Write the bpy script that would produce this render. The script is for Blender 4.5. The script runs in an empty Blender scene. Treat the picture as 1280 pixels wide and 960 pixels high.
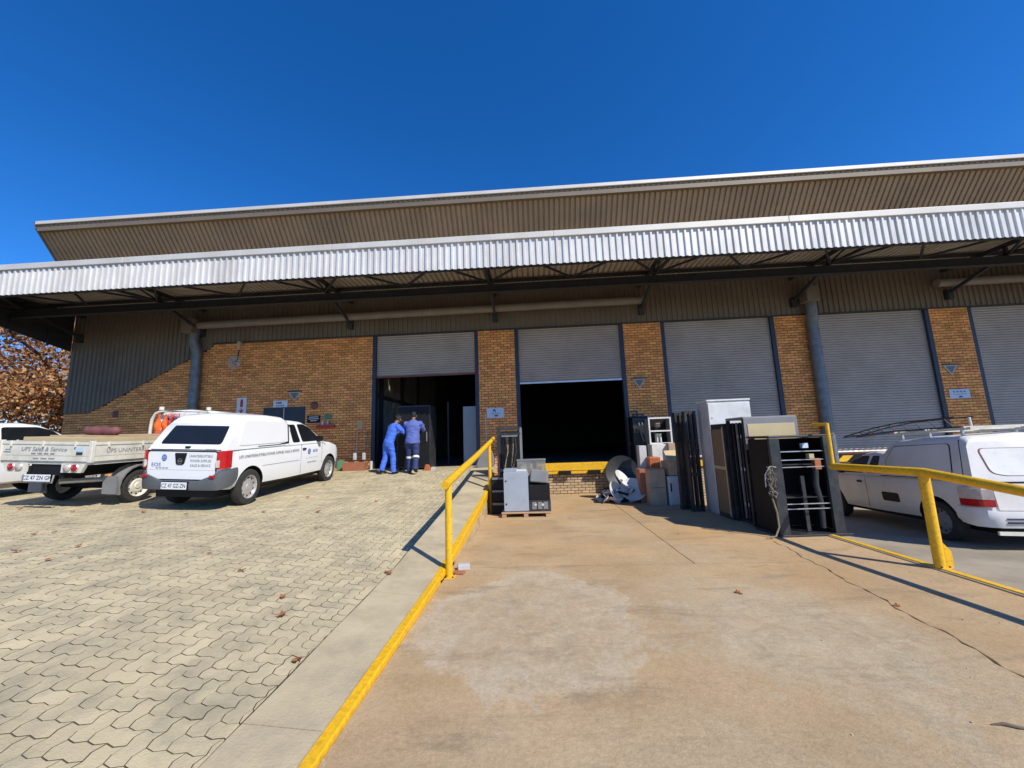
import bpy, bmesh, math, random
import numpy as np
from mathutils import Vector, Matrix, Euler
random.seed(7)
RNG = np.random.default_rng(7)
PI = math.pi
R = math.radians
scene = bpy.context.scene
COL = scene.collection

# ------------------------------------------------------------------ camera
cam_data = bpy.data.cameras.new('camera')
cam = bpy.data.objects.new('camera', cam_data)
COL.objects.link(cam)
scene.camera = cam
cam_data.sensor_width = 36.0
cam_data.lens = 13.5
cam_data.clip_start = 0.05
cam_data.clip_end = 3000
_p, _r, _y = R(8.296), R(-1.959), R(3.004)
_right = Vector((1, 0, 0)); _fwd = Vector((0, math.cos(_p), math.sin(_p))); _up = Vector((0, -math.sin(_p), math.cos(_p)))
_r2 = math.cos(_r) * _right + math.sin(_r) * _up
_u2 = -math.sin(_r) * _right + math.cos(_r) * _up
_M = Matrix((_r2, _u2, -_fwd)).transposed()
cam.matrix_world = Matrix.Translation((0, 0, 1.65)) @ (Matrix.Rotation(_y, 3, 'Z') @ _M).to_4x4()

# ------------------------------------------------------------------ sky, sun, exposure
SUN_AZ, SUN_EL = R(-43.0), R(43.5)       # azimuth of the sun measured from +X
sun_dir = Vector((math.cos(SUN_AZ) * math.cos(SUN_EL), math.sin(SUN_AZ) * math.cos(SUN_EL), math.sin(SUN_EL)))
world = bpy.data.worlds.new('World'); scene.world = world; world.use_nodes = True
_nt = world.node_tree; _nt.nodes.clear()
_out = _nt.nodes.new('ShaderNodeOutputWorld'); _bg = _nt.nodes.new('ShaderNodeBackground'); _sky = _nt.nodes.new('ShaderNodeTexSky')
_sky.sky_type = 'NISHITA'; _sky.sun_disc = False
_sky.sun_elevation = SUN_EL
_sky.sun_rotation = math.atan2(sun_dir.x, sun_dir.y)
_sky.altitude = 1500; _sky.air_density = 1.0; _sky.dust_density = 0.2; _sky.ozone_density = 8.0
_bg.inputs['Strength'].default_value = 0.15
_hs = _nt.nodes.new('ShaderNodeHueSaturation'); _hs.inputs['Saturation'].default_value = 1.215; _hs.inputs['Hue'].default_value = 0.506
_nt.links.new(_sky.outputs[0], _hs.inputs['Color']); _nt.links.new(_hs.outputs[0], _bg.inputs[0]); _nt.links.new(_bg.outputs[0], _out.inputs[0])
sl = bpy.data.lights.new('sun', 'SUN'); sl.energy = 4.15; sl.angle = R(0.53); sl.color = (1.0, 0.945, 0.84)
so = bpy.data.objects.new('sun', sl); COL.objects.link(so)
so.rotation_euler = sun_dir.to_track_quat('Z', 'Y').to_euler()
so.location = sun_dir * 60
scene.view_settings.view_transform = 'Standard'; scene.view_settings.look = 'None'
scene.view_settings.exposure = 0.36; scene.view_settings.gamma = 1.0
scene.render.engine = 'CYCLES'
scene.cycles.max_bounces = 8; scene.cycles.diffuse_bounces = 4; scene.cycles.glossy_bounces = 3
scene.cycles.use_denoising = True

# ------------------------------------------------------------------ materials
MATS = {}
def N(nt, t, **kw):
    n = nt.nodes.new(t)
    for k, v in kw.items():
        if k in n.inputs: n.inputs[k].default_value = v
        else: setattr(n, k, v)
    return n
def rgb(c): return (c[0], c[1], c[2], 1.0)
def mat(name, col, rough=0.6, metal=0.0, var=0.12, scale=3.0, bump=0.0, bscale=60.0, col2=None, island=0.0,
        dirt=None, dirt_amt=0.0, dirt_scale=1.2, stretch=(1, 1, 1), spec=0.5, trans=0.0, coat=0.0, alpha=None):
    if name in MATS: return MATS[name]
    m = bpy.data.materials.new(name); MATS[name] = m; m.use_nodes = True
    nt = m.node_tree; L = nt.links; b = nt.nodes['Principled BSDF']
    b.inputs['Roughness'].default_value = rough; b.inputs['Metallic'].default_value = metal
    b.inputs['Specular IOR Level'].default_value = spec
    if coat: b.inputs['Coat Weight'].default_value = coat; b.inputs['Coat Roughness'].default_value = 0.06
    g = N(nt, 'ShaderNodeNewGeometry')
    mp = N(nt, 'ShaderNodeMapping'); mp.inputs['Scale'].default_value = stretch; L.new(g.outputs['Position'], mp.inputs['Vector'])
    P = mp.outputs[0]
    n1 = N(nt, 'ShaderNodeTexNoise', Scale=scale, Detail=6.0, Roughness=0.62); L.new(P, n1.inputs['Vector'])
    rp = N(nt, 'ShaderNodeValToRGB'); L.new(n1.outputs['Fac'], rp.inputs[0])
    c2 = col2 if col2 else tuple(min(1, c * (1 + var)) for c in col)
    c1 = col if col2 else tuple(c * (1 - var) for c in col)
    rp.color_ramp.elements[0].position = 0.32; rp.color_ramp.elements[1].position = 0.68
    rp.color_ramp.elements[0].color = rgb(c1); rp.color_ramp.elements[1].color = rgb(c2)
    out = rp.outputs[0]
    if island:
        hs = N(nt, 'ShaderNodeHueSaturation'); L.new(out, hs.inputs['Color'])
        mr = N(nt, 'ShaderNodeMapRange'); mr.inputs['To Min'].default_value = 1 - island; mr.inputs['To Max'].default_value = 1 + island
        oi = N(nt, 'ShaderNodeObjectInfo'); ad = N(nt, 'ShaderNodeMath', operation='ADD'); L.new(g.outputs['Random Per Island'], ad.inputs[0]); L.new(oi.outputs['Random'], ad.inputs[1])
        fr_ = N(nt, 'ShaderNodeMath', operation='FRACT'); L.new(ad.outputs[0], fr_.inputs[0]); L.new(fr_.outputs[0], mr.inputs['Value']); L.new(mr.outputs[0], hs.inputs['Value'])
        mr2 = N(nt, 'ShaderNodeMapRange'); mr2.inputs['To Min'].default_value = 0.5 - island * 0.028; mr2.inputs['To Max'].default_value = 0.5 + island * 0.028
        wn = N(nt, 'ShaderNodeTexWhiteNoise', noise_dimensions='1D'); L.new(fr_.outputs[0], wn.inputs['W'])
        L.new(wn.outputs['Value'], mr2.inputs['Value']); L.new(mr2.outputs[0], hs.inputs['Hue'])
        out = hs.outputs[0]
    if dirt:
        n2 = N(nt, 'ShaderNodeTexNoise', Scale=dirt_scale, Detail=8.0, Roughness=0.7); L.new(P, n2.inputs['Vector'])
        r2 = N(nt, 'ShaderNodeMapRange'); r2.inputs['From Min'].default_value = 0.45; r2.inputs['From Max'].default_value = 0.72
        r2.inputs['To Max'].default_value = dirt_amt; L.new(n2.outputs['Fac'], r2.inputs['Value'])
        mx = N(nt, 'ShaderNodeMix', data_type='RGBA'); L.new(r2.outputs[0], mx.inputs['Factor']); L.new(out, mx.inputs['A']); mx.inputs['B'].default_value = rgb(dirt)
        out = mx.outputs['Result']
    L.new(out, b.inputs['Base Color'])
    if bump:
        n3 = N(nt, 'ShaderNodeTexNoise', Scale=bscale, Detail=5.0, Roughness=0.6); L.new(P, n3.inputs['Vector'])
        bp = N(nt, 'ShaderNodeBump', Strength=bump, Distance=0.02); L.new(n3.outputs['Fac'], bp.inputs['Height']); L.new(bp.outputs[0], b.inputs['Normal'])
    if trans:
        b.inputs['Transmission Weight'].default_value = trans
    if alpha is not None: b.inputs['Alpha'].default_value = alpha
    return m
def concrete_mat():
    m = bpy.data.materials.new('concrete_apron'); m.use_nodes = True
    nt = m.node_tree; L = nt.links; b = nt.nodes['Principled BSDF']; b.inputs['Roughness'].default_value = 0.85
    b.inputs['Specular IOR Level'].default_value = 0.25
    g = N(nt, 'ShaderNodeNewGeometry'); P = g.outputs['Position']
    def noise(s, d=8.0, r=0.65, dist=0.0, v=P):
        n = N(nt, 'ShaderNodeTexNoise', Scale=s, Detail=d, Roughness=r, Distortion=dist); L.new(v, n.inputs['Vector']); return n.outputs['Fac']
    def ramp(f, a, c, x=0.35, y=0.65):
        r = N(nt, 'ShaderNodeValToRGB'); L.new(f, r.inputs[0]); e = r.color_ramp.elements
        e[0].position = x; e[1].position = y; e[0].color = rgb(a); e[1].color = rgb(c); return r.outputs[0]
    def mixc(f, a, c):
        x = N(nt, 'ShaderNodeMix', data_type='RGBA'); L.new(f, x.inputs['Factor']); L.new(a, x.inputs['A'])
        if isinstance(c, tuple): x.inputs['B'].default_value = rgb(c)
        else: L.new(c, x.inputs['B'])
        return x.outputs['Result']
    def mr(f, a, c, lo=0.0, hi=1.0):
        x = N(nt, 'ShaderNodeMapRange'); L.new(f, x.inputs['Value']); x.inputs['From Min'].default_value = a; x.inputs['From Max'].default_value = c
        x.inputs['To Min'].default_value = lo; x.inputs['To Max'].default_value = hi; return x.outputs[0]
    def math2(op, a, c):
        x = N(nt, 'ShaderNodeMath', operation=op)
        for i, v in enumerate((a, c)):
            if isinstance(v, float): x.inputs[i].default_value = v
            else: L.new(v, x.inputs[i])
        return x.outputs[0]
    base = ramp(noise(0.7), (0.395, 0.275, 0.15), (0.515, 0.38, 0.228))
    sp = N(nt, 'ShaderNodeSeparateXYZ'); L.new(P, sp.inputs[0])
    base = mixc(math2('MULTIPLY', mr(noise(0.45, 6, 0.6, 0.6), 0.42, 0.68, 0, 0.6), mr(sp.outputs['Y'], 2.5, 7.0, 0.35, 1.0)), base, (0.55, 0.335, 0.14))        # rusty wash
    grey = ramp(noise(5.0, 10, 0.72, 0.5), (0.36, 0.29, 0.19), (0.525, 0.44, 0.305), 0.34, 0.66)
    def blob(cx, cy, r0, r1, sx=1.0, sy=1.0, n1=0.55, n2=0.35, raw=False):
        mp = N(nt, 'ShaderNodeMapping'); mp.inputs['Location'].default_value = (-cx * sx, -cy * sy, 0); mp.inputs['Scale'].default_value = (sx, sy, 0)
        L.new(P, mp.inputs['Vector']); vl = N(nt, 'ShaderNodeVectorMath', operation='LENGTH'); L.new(mp.outputs[0], vl.inputs[0])
        d = math2('ADD', math2('ADD', vl.outputs['Value'], mr(noise(1.1, 8, 0.7, 0.8), 0.25, 0.75, -n1, n1)), mr(noise(9.0, 8, 0.8), 0.25, 0.75, -n2, n2))
        return d if raw else mr(d, r1, r0)
    worn = math2('MAXIMUM', blob(-0.12, 3.95, 0.92, 1.08, 1.0, 0.87, 0.28, 0.14), blob(2.1, 3.6, 0.45, 0.95, 0.75, 0.6))
    worn = math2('MAXIMUM', worn, math2('MULTIPLY', blob(1.0, 2.1, 0.1, 1.3, 0.5, 1.2), 0.6))
    worn = math2('MULTIPLY', worn, mr(noise(2.2, 9, 0.75), 0.3, 0.6, 0.35, 0.8))
    base = mixc(worn, base, grey)
    dd = blob(-0.12, 3.95, 0, 0, 1.0, 0.87, 0.28, 0.14, True)
    rim = math2('MULTIPLY', mr(dd, 0.70, 0.98), mr(dd, 1.10, 1.0)); base = mixc(math2('MULTIPLY', math2('MULTIPLY', rim, 0.42), mr(noise(4.0, 8, 0.7), 0.35, 0.6)), base, (0.60, 0.52, 0.40))
    # dark scuffs dragged along the drive
    mp = N(nt, 'ShaderNodeMapping'); mp.inputs['Scale'].default_value = (0.8, 2.6, 1); L.new(P, mp.inputs['Vector'])
    base = mixc(mr(noise(1.1, 9, 0.72, 0.4, mp.outputs[0]), 0.53, 0.74, 0, 0.75), base, (0.20, 0.15, 0.10))
    base = mixc(mr(noise(38.0, 4, 0.7), 0.66, 0.74, 0, 0.55), base, (0.62, 0.57, 0.48))
    base = mixc(mr(noise(60.0, 4, 0.7), 0.64, 0.75, 0, 0.5), base, (0.14, 0.11, 0.08))
    # drying streaks running down the slope and fine map cracks
    vo = N(nt, 'ShaderNodeTexVoronoi', feature='DISTANCE_TO_EDGE', Scale=0.55); 
    dv = N(nt, 'ShaderNodeVectorMath', operation='ADD'); L.new(P, dv.inputs[0])
    nz = N(nt, 'ShaderNodeTexNoise', Scale=1.5, Detail=6.0); L.new(P, nz.inputs['Vector']); L.new(nz.outputs['Color'], dv.inputs[1]); L.new(dv.outputs[0], vo.inputs['Vector'])
    base = mixc(mr(vo.outputs['Distance'], 0.0, 0.004, 0.16, 0.0), base, (0.12, 0.09, 0.06))
    fine = N(nt, 'ShaderNodeMix', data_type='RGBA', blend_type='MULTIPLY'); fine.inputs['Factor'].default_value = 1.0; L.new(base, fine.inputs['A'])
    L.new(ramp(math2('ADD', math2('MULTIPLY', noise(28.0, 6, 0.8), 0.5), math2('MULTIPLY', noise(110.0, 5, 0.8), 0.5)), (0.76, 0.74, 0.72), (1.18, 1.18, 1.18), 0.36, 0.64), fine.inputs['B']); base = fine.outputs['Result']
    L.new(base, b.inputs['Base Color'])
    bp = N(nt, 'ShaderNodeBump', Strength=0.5, Distance=0.012); L.new(noise(60.0, 8, 0.75), bp.inputs['Height']); L.new(bp.outputs[0], b.inputs['Normal'])
    return m
M_CONC = concrete_mat()
M_STRIP = mat('edge_concrete', (0.47, 0.39, 0.25), 0.85, var=0.14, scale=1.8, bump=0.3, bscale=50, dirt=(0.22, 0.19, 0.14), dirt_amt=0.5, dirt_scale=2.2, spec=0.25)
M_PAVER = mat('paver_concrete', (0.50, 0.42, 0.262), 0.88, var=0.10, scale=1.1, bump=0.35, bscale=70, island=0.085, dirt=(0.255, 0.225, 0.165), dirt_amt=0.8, dirt_scale=2.6, spec=0.2)
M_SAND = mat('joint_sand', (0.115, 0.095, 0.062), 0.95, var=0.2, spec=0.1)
M_YARD = mat('yard_concrete', (0.37, 0.315, 0.23), 0.88, var=0.15, scale=0.8, bump=0.3, bscale=40, dirt=(0.17, 0.145, 0.11), dirt_amt=0.6, dirt_scale=0.9, spec=0.2)
M_EARTH = mat('earth', (0.22, 0.17, 0.11), 0.95, var=0.3, scale=0.2, spec=0.1)
M_YEL = mat('yellow_paint', (0.82, 0.46, 0.008), 0.5, var=0.07, scale=5, bump=0.12, bscale=60, dirt=(0.20, 0.10, 0.035), dirt_amt=0.5, dirt_scale=26)
M_BRICK = mat('face_brick', (0.81, 0.36, 0.122), 0.82, var=0.10, scale=2, island=0.24, bump=0.25, bscale=120, spec=0.25)
M_BRICK2 = mat('pale_brick', (0.50, 0.36, 0.21), 0.85, var=0.12, scale=2, island=0.14, bump=0.25, bscale=120, spec=0.25)
M_MORTAR = mat('mortar', (0.05, 0.032, 0.018), 0.95, var=0.15, spec=0.1)  # mortar darkened to carry the shade inside the raked joints
M_GALV = mat('galvanised_sheet', (0.68, 0.66, 0.62), 0.45, metal=0.1, var=0.09, scale=1.6, stretch=(1, 1, 0.35), dirt=(0.34, 0.31, 0.27), dirt_amt=0.5, dirt_scale=1.3)
M_FLASH = mat('flashing', (0.63, 0.60, 0.54), 0.5, metal=0.1, var=0.08, dirt=(0.36, 0.29, 0.2), dirt_amt=0.45, dirt_scale=1.5)
M_SOFFIT = mat('weathered_sheet', (0.36, 0.27, 0.165), 0.62, metal=0.1, var=0.14, scale=0.8, dirt=(0.22, 0.175, 0.12), dirt_amt=0.5, dirt_scale=0.6)
M_CANSHEET = mat('canopy_sheet_grey', (0.52, 0.475, 0.41), 0.6, metal=0.1, var=0.12, scale=0.9, dirt=(0.24, 0.2, 0.15), dirt_amt=0.4, dirt_scale=0.8)
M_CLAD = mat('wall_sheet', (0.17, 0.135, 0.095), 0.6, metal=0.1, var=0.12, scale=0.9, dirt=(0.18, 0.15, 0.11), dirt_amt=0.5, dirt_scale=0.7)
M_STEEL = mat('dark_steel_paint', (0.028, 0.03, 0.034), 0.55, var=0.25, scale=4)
M_FRAME = mat('blue_steel_frame', (0.02, 0.03, 0.055), 0.5, var=0.2, scale=4)
M_ROLL = mat('roller_slats', (0.40, 0.36, 0.325), 0.45, metal=0.3, var=0.08, scale=1.2, dirt=(0.25, 0.22, 0.18), dirt_amt=0.4, dirt_scale=1.0)
M_PIPE = mat('gutter_pipe', (0.22, 0.20, 0.17), 0.55, var=0.12, scale=2)
M_PIPEB = mat('downpipe_galv', (0.15, 0.163, 0.178), 0.42, metal=0.25, var=0.25, scale=6)
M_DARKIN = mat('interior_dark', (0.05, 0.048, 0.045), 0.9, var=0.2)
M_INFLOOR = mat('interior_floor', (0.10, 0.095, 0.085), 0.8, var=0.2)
M_INCLAD = mat('interior_cladding', (0.17, 0.155, 0.13), 0.6, metal=0.1, var=0.3, scale=1.2)
M_WHITE = mat('white_car_paint', (0.80, 0.80, 0.79), 0.28, var=0.02, scale=1, coat=0.5)
M_WHITED = mat('dusty_white_paint', (0.71, 0.68, 0.63), 0.38, var=0.05, scale=1.5, dirt=(0.45, 0.38, 0.28), dirt_amt=0.4, dirt_scale=1.6, coat=0.3)
M_CREAM = mat('cream_truck_paint', (0.70, 0.66, 0.55), 0.42, var=0.05, scale=3, dirt=(0.36, 0.29, 0.19), dirt_amt=0.5, dirt_scale=4)
M_GLASS = mat('tinted_glass', (0.012, 0.014, 0.016), 0.05, var=0.1, spec=0.6)
M_RUB = mat('tyre_rubber', (0.028, 0.026, 0.024), 0.85, var=0.25, scale=9, bump=0.3, bscale=90)
M_RIM = mat('steel_rim', (0.50, 0.49, 0.47), 0.4, metal=0.5, var=0.15, scale=10)
M_PLAST = mat('grey_bumper_plastic', (0.085, 0.09, 0.095), 0.6, var=0.15, scale=4)
M_BLACK = mat('black_plastic', (0.010, 0.010, 0.011), 0.6, var=0.2, spec=0.25)
M_BLKMET = mat('black_rack_paint', (0.022, 0.024, 0.028), 0.42, var=0.3, scale=6, dirt=(0.10, 0.09, 0.075), dirt_amt=0.45, dirt_scale=5)
M_RED = mat('red_lens', (0.42, 0.008, 0.012), 0.18, var=0.2, scale=12, coat=0.4)
M_CLEAR = mat('clear_lens', (0.55, 0.46, 0.40), 0.15, var=0.15, scale=14, coat=0.4)
M_PLATE = mat('number_plate', (0.74, 0.75, 0.75), 0.4, var=0.03)
M_INK = mat('dark_lettering', (0.035, 0.035, 0.04), 0.6, var=0.1)
M_GREYINK = mat('grey_lettering', (0.22, 0.22, 0.23), 0.6, var=0.1)
M_BLUE = mat('blue_logo', (0.03, 0.10, 0.42), 0.5, var=0.2, scale=12)
M_CHROME = mat('bright_metal', (0.62, 0.62, 0.62), 0.22, metal=0.9, var=0.05)
M_WOOD = mat('pallet_wood', (0.42, 0.27, 0.145), 0.85, var=0.2, scale=5, stretch=(1, 6, 6), bump=0.3, bscale=40, island=0.12)
M_CARD = mat('cardboard', (0.45, 0.32, 0.20), 0.85, var=0.14, scale=3, dirt=(0.22, 0.16, 0.10), dirt_amt=0.5, dirt_scale=4)
M_BEIGE = mat('beige_panel', (0.52, 0.41, 0.22), 0.7, var=0.06, scale=3)
M_BROWN = mat('brown_board', (0.20, 0.135, 0.075), 0.7, var=0.14, scale=6, stretch=(5, 5, 1))
M_GREYCAB = mat('blue_grey_cabinet', (0.33, 0.38, 0.43), 0.5, var=0.06, scale=2, dirt=(0.2, 0.19, 0.17), dirt_amt=0.35, dirt_scale=4)
M_LGREY = mat('light_grey_paint', (0.52, 0.52, 0.50), 0.5, var=0.06, scale=2, dirt=(0.27, 0.24, 0.2), dirt_amt=0.4, dirt_scale=3)
M_CABWHITE = mat('off_white_cabinet', (0.70, 0.69, 0.65), 0.5, var=0.05, scale=2, dirt=(0.36, 0.31, 0.24), dirt_amt=0.45, dirt_scale=2.5)
M_MIDGREY = mat('mid_grey_paint', (0.20, 0.20, 0.20), 0.55, var=0.12, scale=3)
M_ORANGE = mat('orange_plastic', (0.42, 0.12, 0.035), 0.5, var=0.1, scale=4)
M_TERRA = mat('terracotta_plastic', (0.36, 0.135, 0.07), 0.7, var=0.12, scale=5)
M_GREEN = mat('green_plastic', (0.08, 0.22, 0.10), 0.5, var=0.15)
M_REDP = mat('red_paint', (0.42, 0.03, 0.035), 0.5, var=0.1)
M_MAROON = mat('maroon', (0.17, 0.06, 0.055), 0.7, var=0.2)
M_NAVY = mat('navy_board', (0.030, 0.038, 0.055), 0.6, var=0.15)
M_SIGNB = mat('pale_blue_sign', (0.50, 0.60, 0.72), 0.5, var=0.04)
M_SIGNW = mat('white_sign', (0.66, 0.68, 0.72), 0.5, var=0.04)
M_SIGNG = mat('grey_green_reflector', (0.13, 0.155, 0.145), 0.5, var=0.1)
M_SKIN = mat('brown_skin', (0.20, 0.105, 0.06), 0.55, var=0.06, scale=8)
M_HAIR = mat('black_hair', (0.012, 0.010, 0.009), 0.8, var=0.2)
M_SHIRT1 = mat('royal_blue_cloth', (0.055, 0.15, 0.62), 0.85, var=0.12, scale=7, bump=0.3, bscale=25)
M_SHIRT2 = mat('faded_blue_cloth', (0.085, 0.12, 0.36), 0.85, var=0.12, scale=7, bump=0.3, bscale=25)
M_TROU2 = mat('dark_blue_cloth', (0.025, 0.04, 0.13), 0.85, var=0.15, scale=7, bump=0.3, bscale=25)
M_REFL = mat('reflective_tape', (0.78, 0.78, 0.74), 0.4, var=0.03)
M_BARK = mat('bark', (0.16, 0.12, 0.085), 0.9, var=0.3, scale=3, bump=0.5, bscale=14)
M_ALU = mat('aluminium', (0.55, 0.56, 0.57), 0.35, metal=0.7, var=0.1, scale=6)
M_HIVIS = mat('orange_cloth', (0.85, 0.14, 0.02), 0.8, var=0.1, scale=9)
M_BLUECL = mat('blue_cloth', (0.03, 0.16, 0.60), 0.8, var=0.1, scale=9)
M_WIRE = mat('pale_cable', (0.26, 0.22, 0.14), 0.6, var=0.3, scale=20)
M_GCLEAR = mat('dusty_glass', (0.30, 0.31, 0.28), 0.25, var=0.2, scale=8, alpha=0.55)
def leaf_mat(name, cols, trans=0.3):
    m = bpy.data.materials.new(name); m.use_nodes = True; nt = m.node_tree; L = nt.links; b = nt.nodes['Principled BSDF']
    g = N(nt, 'ShaderNodeNewGeometry'); r = N(nt, 'ShaderNodeValToRGB'); r.color_ramp.interpolation = 'CONSTANT'
    e = r.color_ramp.elements
    while len(e) < len(cols): e.new(0.5)
    for i, c in enumerate(cols): e[i].position = i / len(cols); e[i].color = rgb(c)
    L.new(g.outputs['Random Per Island'], r.inputs[0]); L.new(r.outputs[0], b.inputs['Base Color']); b.inputs['Roughness'].default_value = 0.75
    b.inputs['Specular IOR Level'].default_value = 0.2
    tr = N(nt, 'ShaderNodeBsdfTranslucent'); L.new(r.outputs[0], tr.inputs[0]); ms = N(nt, 'ShaderNodeMixShader'); ms.inputs[0].default_value = trans
    L.new(b.outputs[0], ms.inputs[1]); L.new(tr.outputs[0], ms.inputs[2]); L.new(ms.outputs[0], nt.nodes['Material Output'].inputs[0])
    return m
M_LEAF = leaf_mat('autumn_leaf', [(0.58, 0.29, 0.12), (0.44, 0.19, 0.075), (0.66, 0.38, 0.17), (0.34, 0.15, 0.06), (0.60, 0.32, 0.14), (0.52, 0.33, 0.16), (0.2, 0.11, 0.05), (0.68, 0.44, 0.22)], 0.42)
M_FALLEN = leaf_mat('dry_fallen_leaf', [(0.42, 0.17, 0.06), (0.34, 0.13, 0.05), (0.48, 0.22, 0.09)], 0.1)

# ------------------------------------------------------------------ mesh helpers
class MB:
    def __init__(s): s.v = []; s.f = []; s.m = []
    def add(s, vs, fs, mi=0, M=None):
        o = len(s.v)
        s.v += [tuple(M @ Vector(p)) for p in vs] if M is not None else [tuple(p) for p in vs]
        s.f += [tuple(i + o for i in f) for f in fs]; s.m += [mi] * len(fs); return s
    def box(s, x0, x1, y0, y1, z0, z1, mi=0, M=None):
        return s.add([(x0, y0, z0), (x1, y0, z0), (x1, y1, z0), (x0, y1, z0), (x0, y0, z1), (x1, y0, z1), (x1, y1, z1), (x0, y1, z1)],
                     [(0, 3, 2, 1), (4, 5, 6, 7), (0, 1, 5, 4), (1, 2, 6, 5), (2, 3, 7, 6), (3, 0, 4, 7)], mi, M)
    def cyl(s, p0, p1, r, n=12, r2=None, mi=0, cap=True):
        p0 = Vector(p0); p1 = Vector(p1); r2 = r if r2 is None else r2
        q = (p1 - p0).to_track_quat('Z', 'Y'); vs = []
        for p, rr in ((p0, r), (p1, r2)):
            vs += [p + q @ Vector((rr * math.cos(2 * PI * i / n), rr * math.sin(2 * PI * i / n), 0)) for i in range(n)]
        fs = [(i, (i + 1) % n, n + (i + 1) % n, n + i) for i in range(n)]
        if cap: fs += [tuple(range(n - 1, -1, -1)), tuple(range(n, 2 * n))]
        return s.add(vs, fs, mi)
    def tube(s, pts, r, n=8, mi=0):
        pts = [Vector(p) for p in pts]; vs = []; fs = []; ref = None
        for k, p in enumerate(pts):
            d = (pts[min(k + 1, len(pts) - 1)] - pts[max(k - 1, 0)]).normalized()
            if ref is None: ref = Vector((0, 0, 1)) if abs(d.z) < 0.9 else Vector((1, 0, 0))
            a = d.cross(ref)
            if a.length < 1e-4: a = d.cross(Vector((0, 1, 0.01)))
            a.normalize(); c = d.cross(a).normalized(); ref = -c if False else ref
            rr = r[k] if isinstance(r, (list, tuple)) else r
            vs += [p + rr * (math.cos(2 * PI * i / n) * a + math.sin(2 * PI * i / n) * c) for i in range(n)]
        for k in range(len(pts) - 1):
            fs += [(k * n + i, (k + 1) * n + i, (k + 1) * n + (i + 1) % n, k * n + (i + 1) % n) for i in range(n)]
        fs += [tuple(range(n)), tuple(reversed(range((len(pts) - 1) * n, len(pts) * n)))]
        return s.add(vs, fs, mi)
    def bar(s, p0, p1, w, h, mi=0):
        p0 = Vector(p0); p1 = Vector(p1); d = p1 - p0; L = d.length; d.normalize()
        ref = Vector((0, 0, 1)) if abs(d.z) < 0.95 else Vector((0, 1, 0))
        a = d.cross(ref).normalized(); c = a.cross(d).normalized(); vs = []
        for p in (p0, p1):
            for i, j in ((-1, -1), (1, -1), (1, 1), (-1, 1)): vs.append(p + a * (i * w / 2) + c * (j * h / 2))
        return s.add(vs, [(0, 1, 2, 3), (7, 6, 5, 4), (0, 4, 5, 1), (1, 5, 6, 2), (2, 6, 7, 3), (3, 7, 4, 0)], mi)
    def lathe(s, prof, M=None, n=24, mi=0):
        vs = [(r * math.cos(2 * PI * i / n), r * math.sin(2 * PI * i / n), z) for r, z in prof for i in range(n)]
        fs = [(k * n + i, k * n + (i + 1) % n, (k + 1) * n + (i + 1) % n, (k + 1) * n + i) for k in range(len(prof) - 1) for i in range(n)]
        return s.add(vs, fs, mi, M)
    def prism(s, poly, d0, d1, axis='y', mi=0, M=None):
        n = len(poly)
        if axis == 'y': vs = [(a, d0, b) for a, b in poly] + [(a, d1, b) for a, b in poly]
        elif axis == 'x': vs = [(d0, a, b) for a, b in poly] + [(d1, a, b) for a, b in poly]
        else: vs = [(a, b, d0) for a, b in poly] + [(a, b, d1) for a, b in poly]
        fs = [tuple(range(n)), tuple(range(2 * n - 1, n - 1, -1))] + [(i, n + i, n + (i + 1) % n, (i + 1) % n) for i in range(n)]
        return s.add(vs, fs, mi, M)
    def loft(s, rings, mi=0, cap=True):
        n = len(rings[0]); vs = [p for r in rings for p in r]; fs = []
        for k in range(len(rings) - 1):
            fs += [(k * n + i, k * n + (i + 1) % n, (k + 1) * n + (i + 1) % n, (k + 1) * n + i) for i in range(n)]
        if cap: fs += [tuple(reversed(range(n))), tuple(range((len(rings) - 1) * n, len(rings) * n))]
        return s.add(vs, fs, mi)
    def mesh(s, name, mats, smooth=None, bevel=0.0, fixn=True):
        me = bpy.data.meshes.new(name); me.from_pydata(s.v, [], s.f)
        for m in (mats if isinstance(mats, (list, tuple)) else [mats]): me.materials.append(m)
        me.polygons.foreach_set('material_index', s.m)
        if fixn or bevel:
            bm = bmesh.new(); bm.from_mesh(me)
            if fixn: bmesh.ops.recalc_face_normals(bm, faces=bm.faces)
            if bevel:
                es = [e for e in bm.edges if len(e.link_faces) == 2 and e.calc_face_angle(0) > 0.6]
                bmesh.ops.bevel(bm, geom=es, offset=bevel, segments=2, affect='EDGES', profile=0.5, clamp_overlap=True)
            bm.to_mesh(me); bm.free()
        if smooth is not None:
            me.polygons.foreach_set('use_smooth', [True] * len(me.polygons)); me.set_sharp_from_angle(angle=R(smooth))
        me.update(); return me
    def build(s, name, mats, parent=None, smooth=None, bevel=0.0, fixn=True):
        return link(name, s.mesh(name, mats, smooth, bevel, fixn), parent)
def link(name, me, parent=None, M=None):
    o = bpy.data.objects.new(name, me); COL.objects.link(o)
    if parent is not None: o.parent = parent
    if M is not None: o.matrix_local = M
    return o
def tag(o, label=None, cat=None, group=None, kind=None):
    if label: o['label'] = label
    if cat: o['category'] = cat
    if group: o['group'] = group
    if kind: o['kind'] = kind
    return o
def thing(name, label, cat, loc=(0, 0, 0), rot=(0, 0, 0), group=None):
    o = bpy.data.objects.new(name, None); COL.objects.link(o); o.location = loc; o.rotation_euler = rot; o.empty_display_size = 0.2
    return tag(o, label, cat, group)
def struct(name, me_or_none, M=None):
    o = link(name, me_or_none, None, M); o['kind'] = 'structure'; return o
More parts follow.
